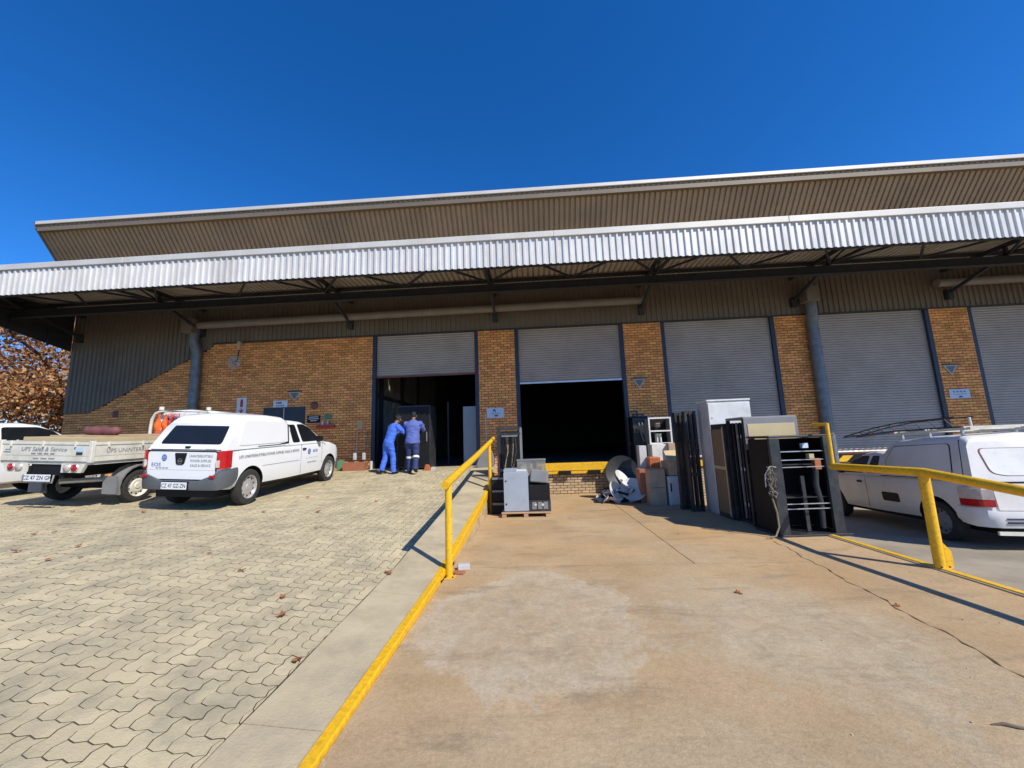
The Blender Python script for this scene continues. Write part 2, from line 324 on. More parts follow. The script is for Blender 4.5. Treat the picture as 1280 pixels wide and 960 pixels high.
def rpoly(pts, r, n=4):
    out = []; k = len(pts)
    for i in range(k):
        p = Vector(pts[i]).to_2d(); a = Vector(pts[i - 1]).to_2d(); c = Vector(pts[(i + 1) % k]).to_2d()
        u = (a - p); w = (c - p); rr = min(r, u.length * 0.45, w.length * 0.45); u.normalize(); w.normalize()
        for j in range(n + 1):
            t = j / n; q = (1 - t) ** 2 * (p + u * rr) + 2 * t * (1 - t) * p + t * t * (p + w * rr); out.append((q.x, q.y))
    return out
def text(body, size, m, parent, loc, rot, name='lettering', align='CENTER', sx=1.0, shear=0.0):
    cu = bpy.data.curves.new(name, 'FONT'); cu.body = body; cu.size = size; cu.extrude = 0.0012; cu.align_x = align; cu.align_y = 'CENTER'; cu.shear = shear
    cu.resolution_u = 2
    o = bpy.data.objects.new('tmp', cu); COL.objects.link(o)
    me = bpy.data.meshes.new_from_object(o.evaluated_get(bpy.context.evaluated_depsgraph_get())); bpy.data.objects.remove(o)
    me.materials.clear(); me.materials.append(m)
    M = Matrix.Translation(loc) @ Euler(rot).to_matrix().to_4x4() @ Matrix.Diagonal((sx, 1, 1, 1))
    me.transform(M); me.name = name
    return link(name, me, parent)
def dashes(parent, m, loc, rot, w, h, n=4):
    # a line of print too small to read
    random.seed(int(w * 1000) + n); mb = MB(); M = Matrix.Translation(loc) @ Euler(rot).to_matrix().to_4x4(); x = -w / 2; gap = w * .06
    for i in range(n):
        l = (w - gap * (n - 1)) / n * random.uniform(.8, 1.0); mb.box(x, x + l, -h / 2, h / 2, -.0012, .0012, 0, M); x += (w - gap * (n - 1)) / n + gap
    return mb.build('text_line', m, parent)
def lerp_tab(tab, x):
    if x <= tab[0][0]: return tab[0][1]
    for (a, b), (c, d) in zip(tab, tab[1:]):
        if x <= c: return b + (d - b) * (x - a) / (c - a)
    return tab[-1][1]
FACE_CAM = (PI / 2, 0, 0)      # text lying in the XZ plane, read from -Y
# ================================================================== GROUND
def zc(y): return -0.0145 * max(0.0, y - 2.0)                       # loading bay, falling to the dock
ZK = [(-6, 0.0), (0, 0.005), (5, 0.03), (7, 0.18), (9.4, 0.36), (11.0, 0.66), (11.9, 0.835), (40, 0.835)]
ZP = [(-6, 0.05), (2, 0.31), (7.45, 0.58), (10.4, 0.735), (11.2, 0.815), (12, 0.838), (40, 0.838)]
def surf(x, y):                                                     # paved yard, rising to the door sill
    k = lerp_tab(ZK, y); p = lerp_tab(ZP, y)
    if x >= -1.24: return k
    t = (-1.24 - x) / 4.36
    if t < 1: return k + (p - k) * (1 - (1 - t) ** 1.35)
    q = p + 0.048 * min(-5.6 - x, 4.0); w = min(1.0, max(0.0, (12.2 - y) / 4))
    return p + (q - p) * w
ground = MB().add([(-900, -900, -0.8), (900, -900, -0.8), (900, 900, -0.8), (-900, 900, -0.8)], [(0, 1, 2, 3)]).build('ground', M_EARTH)
ground['kind'] = 'structure'
# bay on the right, beyond the yellow kerb
zy = lambda y: -0.16 - 0.051 * (max(y, 3.0) - 6.69)
yr = MB().loft([[(4.84, y, -0.75), (45, y, -0.75), (45, y, zy(y)), (4.84, y, zy(y))] for y in (-12, 3, 8, 12.98)]).build('yard_pavement', M_YARD); yr['kind'] = 'structure'

# ---- concrete apron in cast slabs
def jag(y, s):
    return 0.018 * math.sin(y * 7.3 + s) + 0.012 * math.sin(y * 19.1 + 2 * s) + 0.008 * math.sin(y * 41 + 3 * s)
apron = MB()
ys = [-6 + 0.5 * i for i in range(39)]
apron.loft([[(-1.21, y, zc(y) - 0.25), (4.70, y, zc(y) - 0.25), (4.70, y, zc(y) - 0.016), (-1.21, y, zc(y) - 0.016)] for y in ys])
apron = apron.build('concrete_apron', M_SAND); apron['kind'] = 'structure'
crack = lambda y: 2.735 + 0.148 * y + jag(y, 1.0) * 1.1
mid = lambda y: 2.05 + jag(y, 4.0) * 0.25
left = lambda y: -1.205; right = lambda y: 4.69
def slab(fl, fr, y0, y1, gl, gr):
    mb = MB(); n = max(2, int((y1 - y0) / 0.09)); rings = []
    for i in range(n + 1):
        y = y0 + 0.006 + (y1 - y0 - 0.012) * i / n; a = fl(y) + gl; b = fr(y) - gr; z = zc(y)
        rings.append([(a, y, z - 0.10), (b, y, z - 0.10), (b, y, z - 0.004), (b - 0.006, y, z), (a + 0.006, y, z), (a, y, z - 0.004)])
    mb.loft(rings); return mb.build('slab', M_CONC, apron)
slab(left, crack, -6, 5.5, 0, 0.005); slab(crack, right, -6, 6.6, 0.006, 0)
slab(left, mid, 5.5, 9.6, 0, 0.004); slab(mid, crack, 5.5, 6.6, 0.004, 0.005); slab(mid, right, 6.6, 9.6, 0.004, 0)
slab(left, mid, 9.6, 12.97, 0, 0.004); slab(mid, right, 9.6, 12.97, 0.004, 0)

# ---- edging strip and yellow kerb along the left of the bay
paved = MB()
gx = [-60, -40, -28] + [-22 + 0.5 * i for i in range(32)] + [-5.6] + [-6 + 0.25 * i for i in range(3, 17)] + [-1.80]; gy = sorted(set([-12, -8] + [-6 + 0.25 * i for i in range(77)] + [7.45, 9.4, 10.4, 11.2, 11.9, 12.2, 13.3, 20, 45]))
vs = [(x, y, surf(x, y) - 0.0055) for y in gy for x in gx]; nx = len(gx)
paved.add(vs, [(j * nx + i, j * nx + i + 1, (j + 1) * nx + i + 1, (j + 1) * nx + i) for j in range(len(gy) - 1) for i in range(nx - 1)])
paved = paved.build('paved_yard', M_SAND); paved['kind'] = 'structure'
strip = struct('concrete_edging', None)
for a, b in ((-5, -0.6), (-0.6, 2.4), (2.4, 4.3), (4.3, 6.6), (6.6, 9.2), (9.2, 12.95)):
    mb = MB(); n = max(2, int((b - a) / 0.15)); rings = []
    for i in range(n + 1):
        y = a + 0.004 + (b - a - 0.008) * i / n; xl = -1.76 - 0.022 * max(0, y - 2) + 0.004 * math.sin(y * 5); z = surf(-1.3, y) + 0.010; zl = surf(xl, y) + 0.004
        rings.append([(xl, y, zl - 0.2), (-1.285, y, z - 0.2), (-1.285, y, z), (xl + 0.006, y, zl), (xl, y, zl - 0.006)])
    mb.loft(rings); mb.build('edging_slab', M_STRIP, strip)
kerb = struct('kerb', None)
segs = [(-5, -2), (-2, 0), (0, 1.6), (1.6, 3.2), (3.2, 4.9)]
for a, b in segs:
    mb = MB(); n = 8; rings = []
    for i in range(n + 1):
        y = a + 0.002 + (b - a - 0.004) * i / n; z = surf(-1.24, y) + 0.010 + 0.002 * math.sin(y * 9)
        rings.append([(-1.283, y, z - 0.3), (-1.206, y, z - 0.3), (-1.206, y, z - 0.012), (-1.214, y, z), (-1.278, y, z), (-1.283, y, z - 0.006)])
    mb.loft(rings); mb.build('kerb_stone', M_YEL, kerb)
mb = MB(); rings = []
for i in range(41):
    y = 4.902 + (11.3 - 4.902) * i / 40; z = surf(-1.24, y) + 0.025; d = min(0.15, 0.06 + 0.05 * (y - 4.9))
    rings.append([(-1.283, y, z - d), (-1.19, y, z - d), (-1.19, y, z - 0.012), (-1.20, y, z), (-1.278, y, z), (-1.283, y, z - 0.006)])
mb.loft(rings); mb.build('kerb_stone', M_YEL, kerb)
# low kerb on the right
rk = struct('kerb', None)
for i in range(7):
    a = -3 + i * 1.45; b = a + 1.446; mb = MB()
    mb.loft([[(4.70, y, zc(y) - 0.3), (4.83, y, zc(y) - 0.3), (4.83, y, zc(y) + 0.012), (4.765, y, zc(y) + 0.018), (4.755, y, zc(y) + 0.018), (4.70, y, zc(y) + 0.012)] for y in (a, (a + b) / 2, b)])
    mb.build('kerb_stone', M_STRIP, rk)
    MB().loft([[(4.725, y, zc(y) + 0.0125), (4.80, y, zc(y) + 0.0125), (4.80, y, zc(y) + 0.024), (4.725, y, zc(y) + 0.024)] for y in (a, (a + b) / 2, b)]).build('painted_line', M_YEL, rk)

# ---- interlocking pavers (herringbone, wavy sides)
U = 0.1125; AMP = 0.009; OX, OY = -9.0, 6.0
def zig(t):
    t = t % 1.0; return 4 * t if t < 0.25 else (2 - 4 * t if t < 0.75 else 4 * t - 4)
def warp(u, v):
    return (OX + (u * U) + AMP * zig(v * 1.0 + 0.25), OY + (v * U) + AMP * zig(u * 1.0 + 0.25))
def outline(u0, v0, w, h, g):
    g = g / U; a0, a1, b0, b1 = u0 + g, u0 + w - g, v0 + g, v0 + h - g; pts = []
    nu, nv = 4 * w, 4 * h
    for i in range(nu): pts.append((a0 + (a1 - a0) * i / nu, b0))
    for i in range(nv): pts.append((a1, b0 + (b1 - b0) * i / nv))
    for i in range(nu): pts.append((a1 - (a1 - a0) * i / nu, b1))
    for i in range(nv): pts.append((a0, b1 - (b1 - b0) * i / nv))
    return pts
cells = []
for k in range(-140, 141):                                          # herringbone by 2x1 blocks
    for m in range(-75, 76):
        for (du, dv, w, h) in ((0, 0, 2, 1), (2, -1, 1, 2)):
            u = k + 2 * m * 1 + du + 0; v = k - 2 * m + dv
            cells.append((u, v, w, h))
camx, camy, camz = 0, 0, 1.65
items = []; seen = set()
for u, v, w, h in cells:
    if (u, v, w) in seen: continue
    seen.add((u, v, w))
    x = OX + (u + w / 2) * U; y = OY + (v + h / 2) * U
    if x - w * U / 2 > -1.775 - 0.022 * max(0, y - 2) or x < -14.5 or y > 12.95 or y < 0.75: continue
    if x < -1.45 * y - 1.4: continue                                # outside the view on the left
    items.append((x, y, u, v, w, h))
bound = lambda y: -1.768 - 0.022 * max(0, y - 2)
def paver_geo(x, y, u, v, w, h):
    o = outline(u, v, w, h, 0.0035); i_ = outline(u, v, w, h, 0.0043)
    dz = random.uniform(-0.0018, 0.0015); tx = random.uniform(-0.01, 0.01); ty = random.uniform(-0.01, 0.01); n = len(o); vs = []
    for pts, d in ((o, -0.02), (o, -0.0008), (i_, 0.0)):
        for a, b in pts:
            X, Y = warp(a, b); X = min(X, bound(Y)); vs.append((X, Y, surf(X, Y) + d + dz + tx * (X - x) + ty * (Y - y)))
    fs = [(k * n + j, k * n + (j + 1) % n, (k + 1) * n + (j + 1) % n, (k + 1) * n + j) for k in range(2) for j in range(n)] + [tuple(range(2 * n, 3 * n))]
    return vs, fs
def vis(x, y):                                                       # how large a paver shows, zero outside the frame
    z = surf(x, y); d = Vector((x, y, z - 1.65)); dep = d.dot(Vector(_M.transposed()[2]) * -1) if False else d.dot((Matrix.Rotation(_y, 3, 'Z') @ _fwd))
    rx = d.dot(Matrix.Rotation(_y, 3, 'Z') @ _r2) / dep; ry = d.dot(Matrix.Rotation(_y, 3, 'Z') @ _u2) / dep
    return 0 if (abs(rx) > 1.34 or ry < -1.0) else 1.0 / dep
items.sort(key=lambda it: -vis(it[0], it[1]))
for it in items[:300]:
    vs, fs = paver_geo(*it); c = Vector((it[0], it[1], surf(it[0], it[1])))
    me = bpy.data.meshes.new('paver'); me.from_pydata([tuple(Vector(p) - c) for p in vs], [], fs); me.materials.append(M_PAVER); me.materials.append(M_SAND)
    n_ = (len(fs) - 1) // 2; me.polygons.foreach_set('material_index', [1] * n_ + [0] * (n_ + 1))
    link('paver', me, paved, Matrix.Translation(c))
V = []; F = []; MI = []
for it in items[300:]:
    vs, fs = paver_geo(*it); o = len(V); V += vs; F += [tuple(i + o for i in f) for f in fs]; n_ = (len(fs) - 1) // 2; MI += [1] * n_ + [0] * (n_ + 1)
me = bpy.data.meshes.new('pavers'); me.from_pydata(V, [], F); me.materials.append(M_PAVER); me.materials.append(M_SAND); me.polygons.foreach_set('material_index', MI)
o = link('paver_field', me, paved); o['kind'] = 'stuff'
# ================================================================== WAREHOUSE
YW = 13.0; ZB = 5.49; X0, X1 = -17.0, 27.0
wh = thing('warehouse', 'long face brick warehouse with roller doors under a corrugated steel canopy', 'building', (0, 13, 0))
wh.location = (0, 0, 0)
def bricks(mb, O, Ud, Nn, u0, u1, z0, z1, keep=None, phase=0.0, c=0.0865, bl=0.218, j=0.0165):
    O = Vector(O); Ud = Vector(Ud); Nn = Vector(Nn); k = 0; z = z0
    while z + 0.02 < z1:
        h = min(c - j, z1 - z); off = (0.5 * (bl + j) if k % 2 else 0) + phase; u = u0 - off
        while u < u1 - 0.01:
            a = max(u, u0); b = min(u + bl, u1)
            if b - a > 0.03 and (keep is None or keep((a + b) / 2, z + h / 2)):
                d = random.uniform(-0.002, 0.002); A = O + Ud * a; B = O + Ud * b; up = Vector((0, 0, 1))
                f = Nn * (0.0 + d); bk = Nn * -0.024
                vs = [A + bk + up * z, B + bk + up * z, B + bk + up * (z + h), A + bk + up * (z + h), A + f + up * z, B + f + up * z, B + f + up * (z + h), A + f + up * (z + h)]
                mb.add(vs, [(4, 5, 6, 7), (0, 1, 5, 4), (3, 7, 6, 2), (1, 2, 6, 5), (0, 4, 7, 3)])
            u += bl + j
        z += c; k += 1
def brick_part(name, x0, x1, z0, z1, keep=None, m=None, thick=0.26, back=None):
    p = MB(); p.box(x0, x1, YW + 0.02, YW + thick, z0, z1) if back is None else p.prism(back, YW + 0.02, YW + thick, 'y')
    p = p.build(name, M_MORTAR, wh)
    b = MB(); bricks(b, (0, YW, 0), (1, 0, 0), (0, -1, 0), x0, x1, z0, z1, keep, phase=random.uniform(0, .1))
    if x1 - x0 < 2:                                                   # jamb returns of the piers
        bricks(b, (x1, YW, 0), (0, 1, 0), (1, 0, 0), 0.0, thick, z0, z1, None); bricks(b, (x0, YW, 0), (0, 1, 0), (-1, 0, 0), 0.0, thick, z0, z1, None)
    o = b.build('face_bricks', m or M_BRICK, p, fixn=False); o['kind'] = 'stuff'
    return p
def diag(x): return 5.49 if x > -11.35 else (3.17 if x < -16.0 else 3.17 + (x + 16.0) * (5.49 - 3.17) / 4.65)
DOORS = [(-5.59, -1.82), (-0.55, 3.20), (4.46, 8.23), (9.52, 13.19), (14.39, 18.1), (19.4, 23.1)]
PIERS = [(-1.82, -0.55), (3.20, 4.46), (8.23, 9.52), (13.19, 14.39), (18.1, 19.4), (23.1, 27.0)]
brick_part('brick_wall', X0, -5.59, 0.62, ZB, lambda x, z: z < diag(x), back=[(X0, 0.4), (-5.59, 0.4), (-5.59, ZB), (-11.35, ZB), (-16, 3.17), (X0, 3.17)])
for a, b in PIERS: brick_part('brick_pier', a, b, -0.646, ZB)
for a, b in DOORS[1:]: brick_part('dock_wall', a + 0.002, b - 0.002, -0.646, 0.60, m=M_BRICK2)
# ---- dock floor edge, bumpers
for i, (a, b) in enumerate(DOORS[1:]):
    MB().box(a, b, YW - 0.06, YW + 0.35, 0.60, 0.838).build('dock_sill', M_YEL if i == 0 else M_BLACK, wh, bevel=0.008)
    if i == 0:
        mb = MB(); mb.box(a + 0.05, b - 0.05, YW - 0.10, YW - 0.062, 0.50, 0.585); mb.build('bumper_rail', M_YEL, wh)
        for x in (a + 0.55, a + 1.5, a + 2.45, b - 0.35): MB().box(x - 0.2, x + 0.2, YW - 0.19, YW - 0.102, 0.47, 0.60).build('dock_bumper', M_BLACK, wh, bevel=0.012)
    else:
        n = 6
        for k in range(n):
            w = (b - a) / n; q = [(a + k * w, 0.62), (a + (k + 0.5) * w, 0.62), (a + (k + 0.85) * w, 0.81), (a + (k + 0.35) * w, 0.81)]
            if q[2][0] < b: MB().prism(q, YW - 0.066, YW - 0.061, 'y').build('hazard_stripe', M_YEL, wh)
# ---- roller doors
def slat_curtain(x0, x1, z0, z1, y):
    mb = MB(); n = int((z1 - z0) / 0.08); per = 6; pts = []
    for i in range(n * per + 1):
        t = i / per; z = z0 + (z1 - z0) * t / n; d = 0.024 * (0.5 + 0.5 * math.cos(2 * PI * t)) ** 0.7
        pts.append((y - d, z))
    vs = [(x0, p[0], p[1]) for p in pts] + [(x1, p[0], p[1]) for p in pts]; k = len(pts)
    return mb.add(vs, [(i, k + i, k + i + 1, i + 1) for i in range(k - 1)])
BOT = [3.96, 3.54, 0.85, 0.85, 0.85, 0.85]
for i, (a, b) in enumerate(DOORS):
    d = slat_curtain(a + 0.10, b - 0.10, BOT[i] + 0.06, 5.47, YW + 0.10).build('roller_door', M_ROLL, wh, smooth=60, fixn=False)
    MB().box(a + 0.10, b - 0.10, YW + 0.06, YW + 0.12, BOT[i], BOT[i] + 0.06).build('bottom_rail', M_ALU if i == 1 else M_MAROON, d, bevel=0.006)
    for x in (a + 0.003, b - 0.133):
        MB().box(x, x + 0.13, YW + 0.005, YW + 0.20, 0.84 if i else 0.8, 5.488).build('door_frame', M_FRAME, d, bevel=0.006)
    if i in (0, 1): MB().cyl((a + 0.1, YW + 0.42, 5.75), (b - 0.1, YW + 0.42, 5.75), 0.24, 20).build('door_drum', M_MIDGREY, d, smooth=40)
    MB().box(a, b, YW + 0.02, YW + 0.24, 5.476, 5.56).build('lintel', M_STEEL, d)
# ---- profiled sheets
PW = 0.686
def ibr(h, zb=None, dp=-0.036):
    mb = MB(); xs = []
    for k in range(4):
        u = k * PW / 4
        xs += [(u, 0), (u + 0.0975, 0), (u + 0.109, dp), (u + 0.155, dp), (u + 0.1665, 0)]
    xs.append((PW, 0))
    vs = [(u, y, (zb(u) if zb else 0)) for u, y in xs] + [(u, y, h) for u, y in xs]; k = len(xs)
    mb.add(vs, [(i, i + 1, k + i + 1, k + i) for i in range(k - 1)]); return mb
def run(me, parent, name, x0, x1, fn):
    n = 0; x = x0
    while x < x1:
        o = link(name, me, parent, fn(x)); o.parent = parent; x += PW; n += 1
ZT = 7.62
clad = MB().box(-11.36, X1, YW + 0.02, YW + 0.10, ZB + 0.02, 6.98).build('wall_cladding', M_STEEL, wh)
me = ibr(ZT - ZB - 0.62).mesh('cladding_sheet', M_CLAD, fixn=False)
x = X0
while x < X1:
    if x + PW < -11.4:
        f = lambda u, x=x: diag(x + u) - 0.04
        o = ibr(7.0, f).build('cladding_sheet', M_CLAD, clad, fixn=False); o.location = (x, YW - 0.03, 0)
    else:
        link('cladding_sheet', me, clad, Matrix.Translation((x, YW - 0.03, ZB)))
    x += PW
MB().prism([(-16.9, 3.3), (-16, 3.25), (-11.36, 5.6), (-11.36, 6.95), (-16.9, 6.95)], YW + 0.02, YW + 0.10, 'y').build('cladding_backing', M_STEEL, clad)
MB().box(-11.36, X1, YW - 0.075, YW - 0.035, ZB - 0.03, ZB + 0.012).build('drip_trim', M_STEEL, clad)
# clerestory strip between canopy and roof, three gaps added so sun streaks the partition
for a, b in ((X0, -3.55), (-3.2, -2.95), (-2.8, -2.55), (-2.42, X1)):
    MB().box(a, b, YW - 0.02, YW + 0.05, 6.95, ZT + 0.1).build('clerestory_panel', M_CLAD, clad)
# ---- main roof with the leaning fascia soffit
roof = MB().box(X0, X1, 11.50, 34, 9.64, 9.73).build('roof', M_SOFFIT, wh)
Lr = math.hypot(1.50, 1.97); me = ibr(Lr, None, 0.05).mesh('soffit_sheet', M_SOFFIT, fixn=False)
zx = Vector((0, -1.50, 1.97)).normalized(); yx = Vector((0, 1.97, 1.50)).normalized()
def Msl(x): return Matrix(((1, 0, 0, x), (0, yx.y, zx.y, YW - 0.02), (0, yx.z, zx.z, ZT), (0, 0, 0, 1)))
run(me, roof, 'soffit_sheet', X0, X1, Msl)
mb = MB().box(X0, X1, 11.44, 11.50, 9.62, 9.74); mb.build('roof_flashing', M_FLASH, roof, bevel=0.01)
MB().box(X0 + .02, X1, 11.502, 11.66, 9.40, 9.62).build('eaves_purlin', M_CLAD, roof)
MB().prism([(11.45, 9.73), (11.5, 9.5), (13.1, 7.4), (13.3, 7.4), (13.3, 9.73)], X0 - 0.06, X0 + 0.004, 'x').build('gable_trim', M_CLAD, roof)
# ---- canopy
can = MB().box(X0, X1, 9.47, YW - 0.08, 6.93, 6.96).build('canopy', M_SOFFIT, wh)
me = ibr(0.72).mesh('fascia_sheet', M_GALV, fixn=False)
run(me, can, 'fascia_sheet', X0, X1, lambda x: Matrix.Translation((x, 9.40, 6.11)))
me = ibr(3.42, None, 0.045).mesh('canopy_sheet', M_CANSHEET, fixn=False)
run(me, can, 'canopy_sheet', X0 + PW, X1, lambda x: Matrix(((-1, 0, 0, x), (0, 0, 1, 9.48), (0, 1, 0, 6.90), (0, 0, 0, 1))))
x = X0
while x < X1:
    MB().box(x + 0.003, x + 5.9, 9.335, 9.50, 6.83, 6.995).build('fascia_capping', M_FLASH, can, bevel=0.012); x += 5.903
MB().box(X0, X1, 9.44, 9.47, 6.10, 6.83).build('fascia_backing', M_STEEL, can)
MB().box(X0, X1, 9.50, 9.60, 6.14, 6.26).build('front_beam', M_STEEL, can)
mb = MB(); mb.box(X0, X1, 11.14, 11.30, 6.37, 6.39); mb.box(X0, X1, 11.21, 11.23, 6.17, 6.37); mb.box(X0, X1, 11.14, 11.30, 6.15, 6.17); mb.build('long_beam', M_STEEL, can)
for y in (11.9, 12.5): MB().box(X0, X1, y - 0.035, y + 0.035, 6.75, 6.86).build('purlin', M_STEEL, can)
TX = [-16.6, -11.9, -6.35, -1.18, 3.83, 8.87, 13.8, 18.75, 23.8]
for x in TX:
    rf = MB(); rf.bar((x, 9.55, 6.72), (x, 12.95, 6.74), 0.07, 0.12); rf = rf.build('rafter', M_STEEL, can)
    MB().bar((x, 12.95, 5.92), (x, 11.22, 6.46), 0.07, 0.09).build('bottom_chord', M_STEEL, rf)
    MB().bar((x, 11.22, 6.46), (x, 9.62, 6.30), 0.06, 0.07).build('front_chord', M_STEEL, rf)
    MB().bar((x, 11.22, 6.42), (x, 11.22, 6.72), 0.07, 0.07).build('web_post', M_STEEL, rf)
    MB().bar((x, 11.22, 6.46), (x, 12.3, 6.70), 0.04, 0.04).build('web_brace', M_STEEL, rf)
    MB().bar((x, 11.22, 6.46), (x, 10.3, 6.70), 0.04, 0.04).build('web_brace', M_STEEL, rf)
    MB().box(x - 0.09, x + 0.09, 12.80, 12.965, 5.74, 6.05).build('wall_bracket', M_STEEL, rf, bevel=0.01)
for a, b in zip(TX, TX[1:]):
    m_ = (a + b) / 2
    for q0, q1 in (((a, 11.15, 6.45), ((a + m_) / 2, 9.68, 6.40)), (((a + m_) / 2, 9.68, 6.40), (m_, 11.1, 6.45)), ((m_, 11.1, 6.45), ((b + m_) / 2, 9.68, 6.40)), (((b + m_) / 2, 9.68, 6.40), (b, 11.15, 6.45))):
        MB().bar(q0, q1, 0.05, 0.05).build('plan_brace', M_STEEL, can)
# canopy end, seen from inside
e = MB().prism([(9.42, 6.15), (12.96, 5.44), (12.96, 6.92), (9.42, 6.95)], X0 - 0.05, X0 - 0.01, 'x').build('end_fascia', M_STEEL, can)  # dark paint on the end fascia holds its backlit shade
for t in (0.1, 0.5, 0.9): MB().bar((X0 + 0.04, 9.5, 6.2 + 0.65 * t), (X0 + 0.04, 12.9, 5.55 + 1.3 * t), 0.06, 0.06).build('girt', M_STEEL, can)
for y in (10.2, 11.2, 12.2): MB().bar((X0 + 0.06, y, 6.05 - 0.2 * (y - 9.4)), (X0 + 0.06, y, 6.88), 0.05, 0.05).build('end_stud', M_STEEL, can)
# ---- gutter pipe and downpipes
def pipe(name, pts, r, m, n=14): return MB().tube(pts, r, n).build(name, m, wh, smooth=50)
pipe('gutter_pipe', [(-11.9, 12.70, 6.10), (3.9, 12.70, 6.19)], 0.13, M_PIPE)
pipe('gutter_pipe', [(13.3, 12.70, 6.24), (27, 12.70, 6.30)], 0.13, M_PIPE)
for x in (-11.95, 9.32):
    zb = 0.8 if x < 0 else -0.1; dx = 0.0
    p = pipe('downpipe', [(x - 0.05, 12.70, 6.05), (x - 0.05, 12.70, 5.60), (x - 0.04, 12.71, 5.42), (x, 12.82, 5.14), (x, 12.83, 5.0), (x, 12.83, zb)], 0.15 if x < 0 else 0.165, M_PIPEB)
    MB().box(x - 0.32, x + 0.08, 12.42, 12.8, 5.78, 6.3).build('rain_head', M_CLAD, p, bevel=0.02)
    for z in (4.3, 3.2, 2.0):
        c = MB().lathe([(0.172, -0.02), (0.182, -0.02), (0.182, 0.02), (0.172, 0.02)], Matrix.Translation((x, 12.83, z)), 18).build('pipe_collar', M_PIPEB, p, smooth=50)
# ---- interior
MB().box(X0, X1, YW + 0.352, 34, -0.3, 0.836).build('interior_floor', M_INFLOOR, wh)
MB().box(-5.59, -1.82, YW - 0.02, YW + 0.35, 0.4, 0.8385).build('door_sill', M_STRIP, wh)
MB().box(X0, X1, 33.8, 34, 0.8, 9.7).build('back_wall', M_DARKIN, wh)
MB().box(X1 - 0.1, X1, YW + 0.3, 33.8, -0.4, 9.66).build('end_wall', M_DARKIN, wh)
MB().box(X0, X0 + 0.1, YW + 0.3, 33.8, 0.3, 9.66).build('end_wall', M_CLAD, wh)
p = MB().box(-5.98, -5.90, YW + 0.3, 33.8, 0.84, 9.6).build('partition_wall', M_INCLAD, wh)
me = ibr(6.0).mesh('partition_sheet', M_INCLAD, fixn=False)
for k in range(14):
    link('partition_sheet', me, p, Matrix(((0, -1, 0, -5.88), (1, 0, 0, YW + 0.36 + k * PW), (0, 0, 1, 0.9), (0, 0, 0, 1))))
for y in (14.3, 16.6, 19): MB().box(-5.86, -5.74, y, y + 0.14, 0.84, 8).build('partition_column', M_STEEL, p)
MB().box(-5.86, -5.78, YW + .4, 24, 3.4, 3.52).build('partition_rail', M_STEEL, p)
for x in (-3.2, -2.6): MB().bar((x, 16.0, 4.6), (x + 0.55, 16.6, 5.3), 0.05, 0.05).build('roof_strut', M_ALU, wh)
MB().bar((-3.2, 16.0, 4.6), (-3.3, 16.0, 5.4), 0.05, 0.05).build('roof_strut', M_ALU, wh)
# retaining wall under the kerb
rw = MB().loft([[(-1.33, y, -0.35), (-1.222, y, -0.35), (-1.222, y, surf(-1.24, y) - 0.09), (-1.33, y, surf(-1.24, y) - 0.09)] for y in [4.9 + 0.4 * i for i in range(17)]]).build('retaining_wall', M_MORTAR)
tag(rw, 'low brick retaining wall under the sloping yellow kerb', 'wall')
mb = MB(); bricks(mb, (-1.205, 0, 0), (0, 1, 0), (1, 0, 0), 4.95, 11.3, -0.17, 0.8, lambda u, z: z < surf(-1.24, u) - 0.13)
o = mb.build('face_bricks', M_BRICK2, rw, fixn=False); o['kind'] = 'stuff'
# ================================================================== VEHICLES  (local: +Y forward, X right, origin on the ground under the rear axle)
def wheel(parent, x, y, r=0.31, w=0.19, side=1, rim=M_RIM, name='wheel'):
    M = Matrix.Translation((x, y, r)) @ Matrix.Rotation(PI / 2 * side, 4, 'Y')       # local z points outward
    wob = bpy.data.objects.new(name, None); COL.objects.link(wob); wob.parent = parent; wob.empty_display_size = 0.1
    t = MB(); h = w / 2
    t.lathe([(r * 0.64, -h * .8), (r * 0.86, -h), (r * 0.97, -h * .85), (r, -h * .5), (r, h * .5), (r * 0.97, h * .85), (r * 0.86, h), (r * 0.66, h * .88), (r * 0.63, h * .6)], M, 36); t.build('tyre', M_RUB, wob, smooth=40)
    q = MB(); q.lathe([(r * 0.655, h * .86), (r * 0.66, h * .9), (r * 0.62, h * .82), (r * 0.57, h * .35), (r * 0.46, h * .42), (r * 0.36, h * .62), (r * 0.22, h * .60), (r * 0.17, h * .75), (0.001, h * .75)], M, 36)
    q.build('rim', rim, wob, smooth=35)
    hl = MB()
    for k in range(10):
        a = 2 * PI * k / 10; c = Vector((r * 0.50 * math.cos(a), r * 0.50 * math.sin(a), h * 0.43)); hl.cyl(M @ c, M @ (c + Vector((0, 0, 0.006))), r * 0.05, 8)
    hl.build('rim_holes', M_BLACK, wob)['kind'] = 'stuff'
    return wob
def half_ring(pts, y, shear=0.0, z0=0.0):
    left_ = [(-x, y + shear * (z - z0), z) for x, z in reversed(pts) if x > 1e-6]
    return [(x, y + shear * (z - z0), z) for x, z in pts] + left_
def interp(tab, y):
    for a, b in zip(tab, tab[1:]):
        if y <= b[0]:
            t = (y - a[0]) / (b[0] - a[0]); return [p + (q - p) * t for p, q in zip(a[1:], b[1:])]
    return list(tab[-1][1:])
